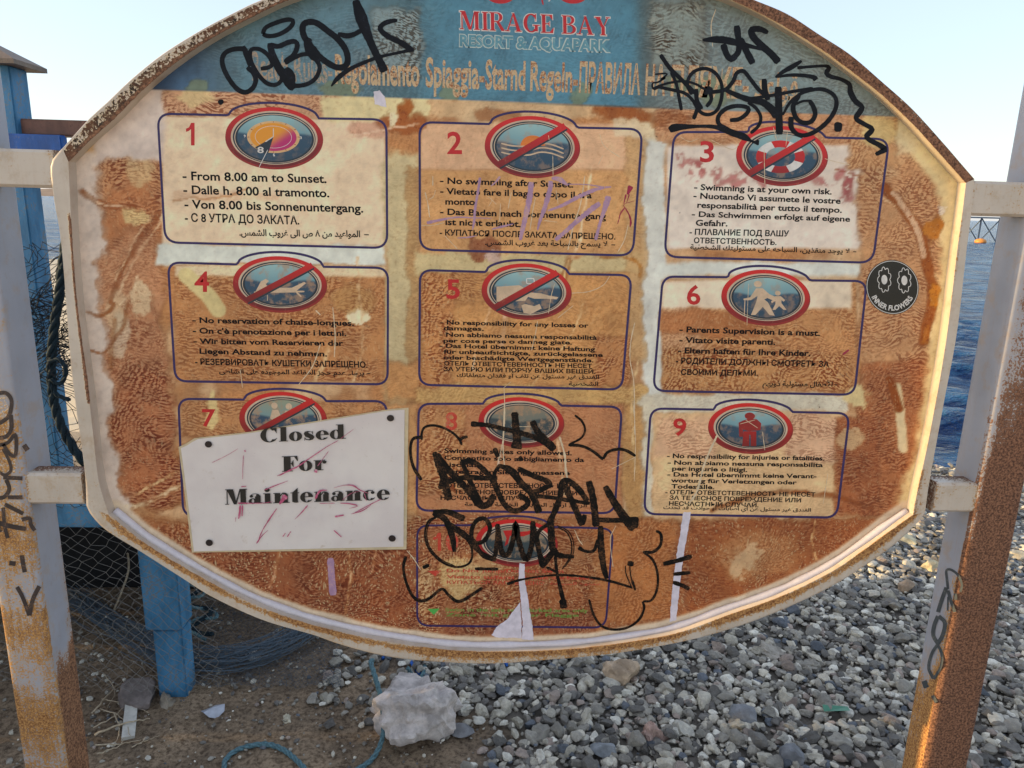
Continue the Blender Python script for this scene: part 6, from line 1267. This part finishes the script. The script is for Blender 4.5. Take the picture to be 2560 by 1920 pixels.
# ---------------------------------------------------------------- ropes
def rope(pts, rad, mat, label, world=None, n=None, strands=3, pitch=9.0):
    path = spline(world if world is not None else gp(pts, rad), n or 70); L = np.linalg.norm(np.diff(path, axis=0), axis=1).sum(); n = max(40, int(L/(rad*1.1))); path = spline(path, n)
    t_ = np.gradient(path, axis=0); t_ /= np.linalg.norm(t_, axis=1)[:, None]; a_ = np.cross(t_, (0.1, 0.2, 1.0)); a_ /= np.linalg.norm(a_, axis=1)[:, None]; c_ = np.cross(t_, a_); b_ = MB(); s_ = np.linspace(0, L, n)
    for k in range(strands):
        w = s_/(rad*pitch)*2*math.pi+k*2*math.pi/strands; q = path+rad*0.5*(a_*np.cos(w)[:, None]+c_*np.sin(w)[:, None]); v, f = tube(q, rad*0.56, 6); b_.add(v, f)
    o = b_.build('rope', mat, loc=tuple(path[n//2]*[1, 1, 0]), smooth=True); return tag(o, label, 'rope')
rope([(560,1935),(566,1905),(600,1880),(660,1870),(710,1885),(760,1925),(780,1960)], 0.0075, M['rope'], 'teal twisted rope arching out of the bottom edge of the picture')
rope([(934,1768,.16),(930,1785,.175),(944,1815,.15),(958,1845,.10),(957,1875,.04),(930,1903,.008),(880,1935,.008)], 0.0075, M['rope'], 'teal twisted rope running past the left side of the pale rock')
rope([(1020,1745,.10),(1040,1725,.02),(1060,1695,.01),(1066,1660,.01),(1090,1640,.01)], 0.007, M['rope'], 'teal rope running from the pale rock up under the rim')
rope([(1050,1700,.01),(1030,1670,.01),(1022,1645,.01),(990,1640,.01),(955,1655,.01)], 0.006, M['ropeblue'], 'thin blue rope looping beside the teal rope under the rim')
rope([(1262,1680,.02),(1290,1665,.02),(1310,1655,.02),(1330,1650,.01)], 0.007, M['ropeblue'], 'short end of bright blue rope on the gravel')
rope(None, 0.012, M['ropedark'], 'thick dark green rope hanging in the gap beside the blue post', world=atY([165,150,133,128,136,160,190,215], [600,720,840,930,1010,1080,1130,1160], 0.52))
rope(None, 0.0055, M['ropedark'], 'teal rope knot looped around the dark rope', world=atY([120,150,165,150,125,140,175], [905,900,930,960,950,985,1000], 0.50))
rng2 = np.random.default_rng(3)
for j, (lab, sd_) in enumerate((('teal rope tangle hanging under the deck beside the blue leg', 1), ('dark teal rope strand hanging through the rope tangle', 2))):
    rr = np.random.default_rng(sd_); pts = [(490,1520,.10)]
    for k in range(16): pts.append((500+26*math.sin(k*1.3+j)+rr.normal(0, 10), 1500+k*9+rr.normal(0, 6), 0.16-k*0.007+rr.normal(0, .01)))
    rope(pts, 0.006 if j == 0 else 0.008, M['rope'] if j == 0 else M['ropedark'], lab)

# ---------------------------------------------------------------- driftwood, scraps
M['stick'] = flat('dry_stick', (176, 158, 132), 0.85, 0.25, 120, 0.3, 0.4)
sticks = [([(240,1850),(310,1825),(378,1805)],3.4),([(232,1795),(280,1745),(308,1715)],2.6),([(240,1880),(300,1868),(355,1862)],2),([(250,1780),(300,1800),(330,1850)],1.8),([(235,1830),(290,1800),(330,1760)],1.8),([(245,1900),(300,1880),(310,1860)],2.0),([(260,1700),(290,1740),(270,1780)],1.6),([(285,1790),(300,1830),(290,1870)],2.2),([(330,1880),(400,1850)],1.6),([(255,1762),(330,1772),(370,1790)],1.6)]
rr = np.random.default_rng(8)
for i, (pts, w) in enumerate(sticks):
    q = spline(gp([(x, y, 0.012+0.012*rr.uniform()) for x, y in pts]), 14); q += rr.normal(0, 0.0012, q.shape); v, f = tube(q, np.linspace(w, w*0.4, 14)*0.0011, 5)
    o = mesh_obj('driftwood_stick', v, f, M['stick'], loc=tuple(q[7]*[1, 1, 0]), smooth=True)
    tag(o, ['longest pale twig, slanting up to the right towards the offcut','thin twig rising steeply beside the left post','straight twig lowest in the litter','short twig crossing under the offcut','twig slanting from the post towards the dark rock','short twig near the bottom of the litter','small curved twig highest in the litter','upright bent twig in the middle of the litter','thin twig pointing right below the offcut','flat twig lying just below the dark rock'][i], 'stick', 'dry twigs beside the left post')
q = spline(gp([(284,1545,.02),(310,1520,.07),(330,1490,.12),(322,1455,.17),(305,1440,.19)]), 20); v, f = tube(q, 0.004, 6)
tag(mesh_obj('bent_branch', v, f, M['stick'], loc=tuple(q[10]*[1, 1, 0]), smooth=True), 'pale curved branch caught in the net under the deck', 'branch')
c = gp([(326, 1806, 0.01)])[0]
bo = bar('wood_offcut', c[0]-0.016, c[0]+0.016, c[1]-0.07, c[1]+0.07, c[2]-0.006, c[2]+0.008, M['plank'], None) if False else None
V, F = box(-0.017, 0.017, -0.075, 0.075, -0.006, 0.008); V = np.array(V)@rotm(0.35, 0.12, 0.1).T+c; o = mesh_obj('wood_offcut', V, F, flat('pale_offcut', (196, 190, 178), 0.8), loc=tuple(c)); tag(o, 'small pale wooden offcut lying on the litter beside the left post', 'offcut')
c = gp([(532, 1785, 0.008)])[0]; th = np.linspace(0, 2*math.pi, 9)[:-1]; V = np.array([(0.035*math.cos(u)*(1+0.3*math.sin(3*u)), 0.028*math.sin(u), 0.010*math.sin(2*u)) for u in th]+[(0, 0, 0.012)])+c
tag(mesh_obj('plastic_scrap', V, [(i, (i+1) % 8, 8) for i in range(8)], flat('pale_plastic', (170, 172, 180), 0.3), loc=tuple(c)), 'crumpled pale blue plastic scrap on the sand', 'plastic scrap')
c = gp([(2085, 1795, 0.03)])[0]; V = np.array([(-0.04,-0.01,0),(0.04,-0.012,0.004),(0.045,0.012,0.0),(-0.035,0.014,0.006)])+c
tag(mesh_obj('plastic_scrap', V, [(0, 1, 2, 3)], flat('green_plastic', (60, 120, 92), 0.4), loc=tuple(c)), 'small green plastic strip among the grey pebbles', 'plastic scrap')

# ---------------------------------------------------------------- far shore and jetty
def hill(name, x0, x1, y, h, seed, rgb, label):
    n = 80; X = np.linspace(x0, x1, n); H = h*(0.55+0.45*fbm(np.arange(n)*0.09, np.zeros(n), seed, 3))*np.clip(np.minimum(np.arange(n), n-1-np.arange(n))/10, 0, 1); V = []
    for i in range(n): V += [(X[i], y, SEA-0.5), (X[i], y+60, SEA+H[i]), (X[i], y+400, SEA-0.5)]
    F = [(3*i+j, 3*i+3+j, 3*i+4+j, 3*i+1+j) for i in range(n-1) for j in (0, 1)]
    tag(mesh_obj(name, V, F, flat(name+'_earth', rgb, 0.95, 0.1, 0.05), smooth=True), label, kind='structure')
hill('hills', -2200, -500, 1500, 26, 3, (150, 126, 104), 'low brown land across the water at the left')
M['jetty'] = flat('jetty_timber', (112, 122, 132), 0.8); jt = atY(2520, 565, 60.0); jx = float(jt[0])
jetty = thing('jetty', 'distant jetty on crossed struts above the water at the right edge', 'jetty', (jx-1, 60.0, SEA))
z_d = float(atY(2460, 543, 60.0)[2]); 
def jbar(nm, v, f): return mesh_obj(nm, v, f, M['jetty'], jetty)
jbar('deck', *box(jx-4.2, jx+16, 59.6, 61.2, z_d-0.10, z_d+0.02))
for i in range(12):
    x = jx-4.0+i*1.6; jbar('rail_post', *box(x-0.03, x+0.03, 59.7, 59.78, z_d+0.02, z_d+0.8)) if False else None
    jbar('pile', *tube(np.array([(x, 60, SEA-0.4), (x, 60, z_d-0.1)]), 0.07, 6))
    jbar('strut', *tube(np.array([(x, 59.9, SEA), (x+1.6, 59.9, z_d-0.1)]), 0.05, 5)); jbar('strut', *tube(np.array([(x+1.6, 59.95, SEA), (x, 59.95, z_d-0.1)]), 0.05, 5))
bx = atY(2457, 570, 58.0); vv, ff = ico(2); tag(mesh_obj('buoy', vv*np.array([0.45, 0.45, 0.28])+np.array([bx[0], 58, SEA+0.1]), ff, flat('orange_buoy', (214, 140, 60), 0.5), loc=(bx[0], 58, SEA), smooth=True), 'orange buoy floating in front of the distant jetty', 'buoy')
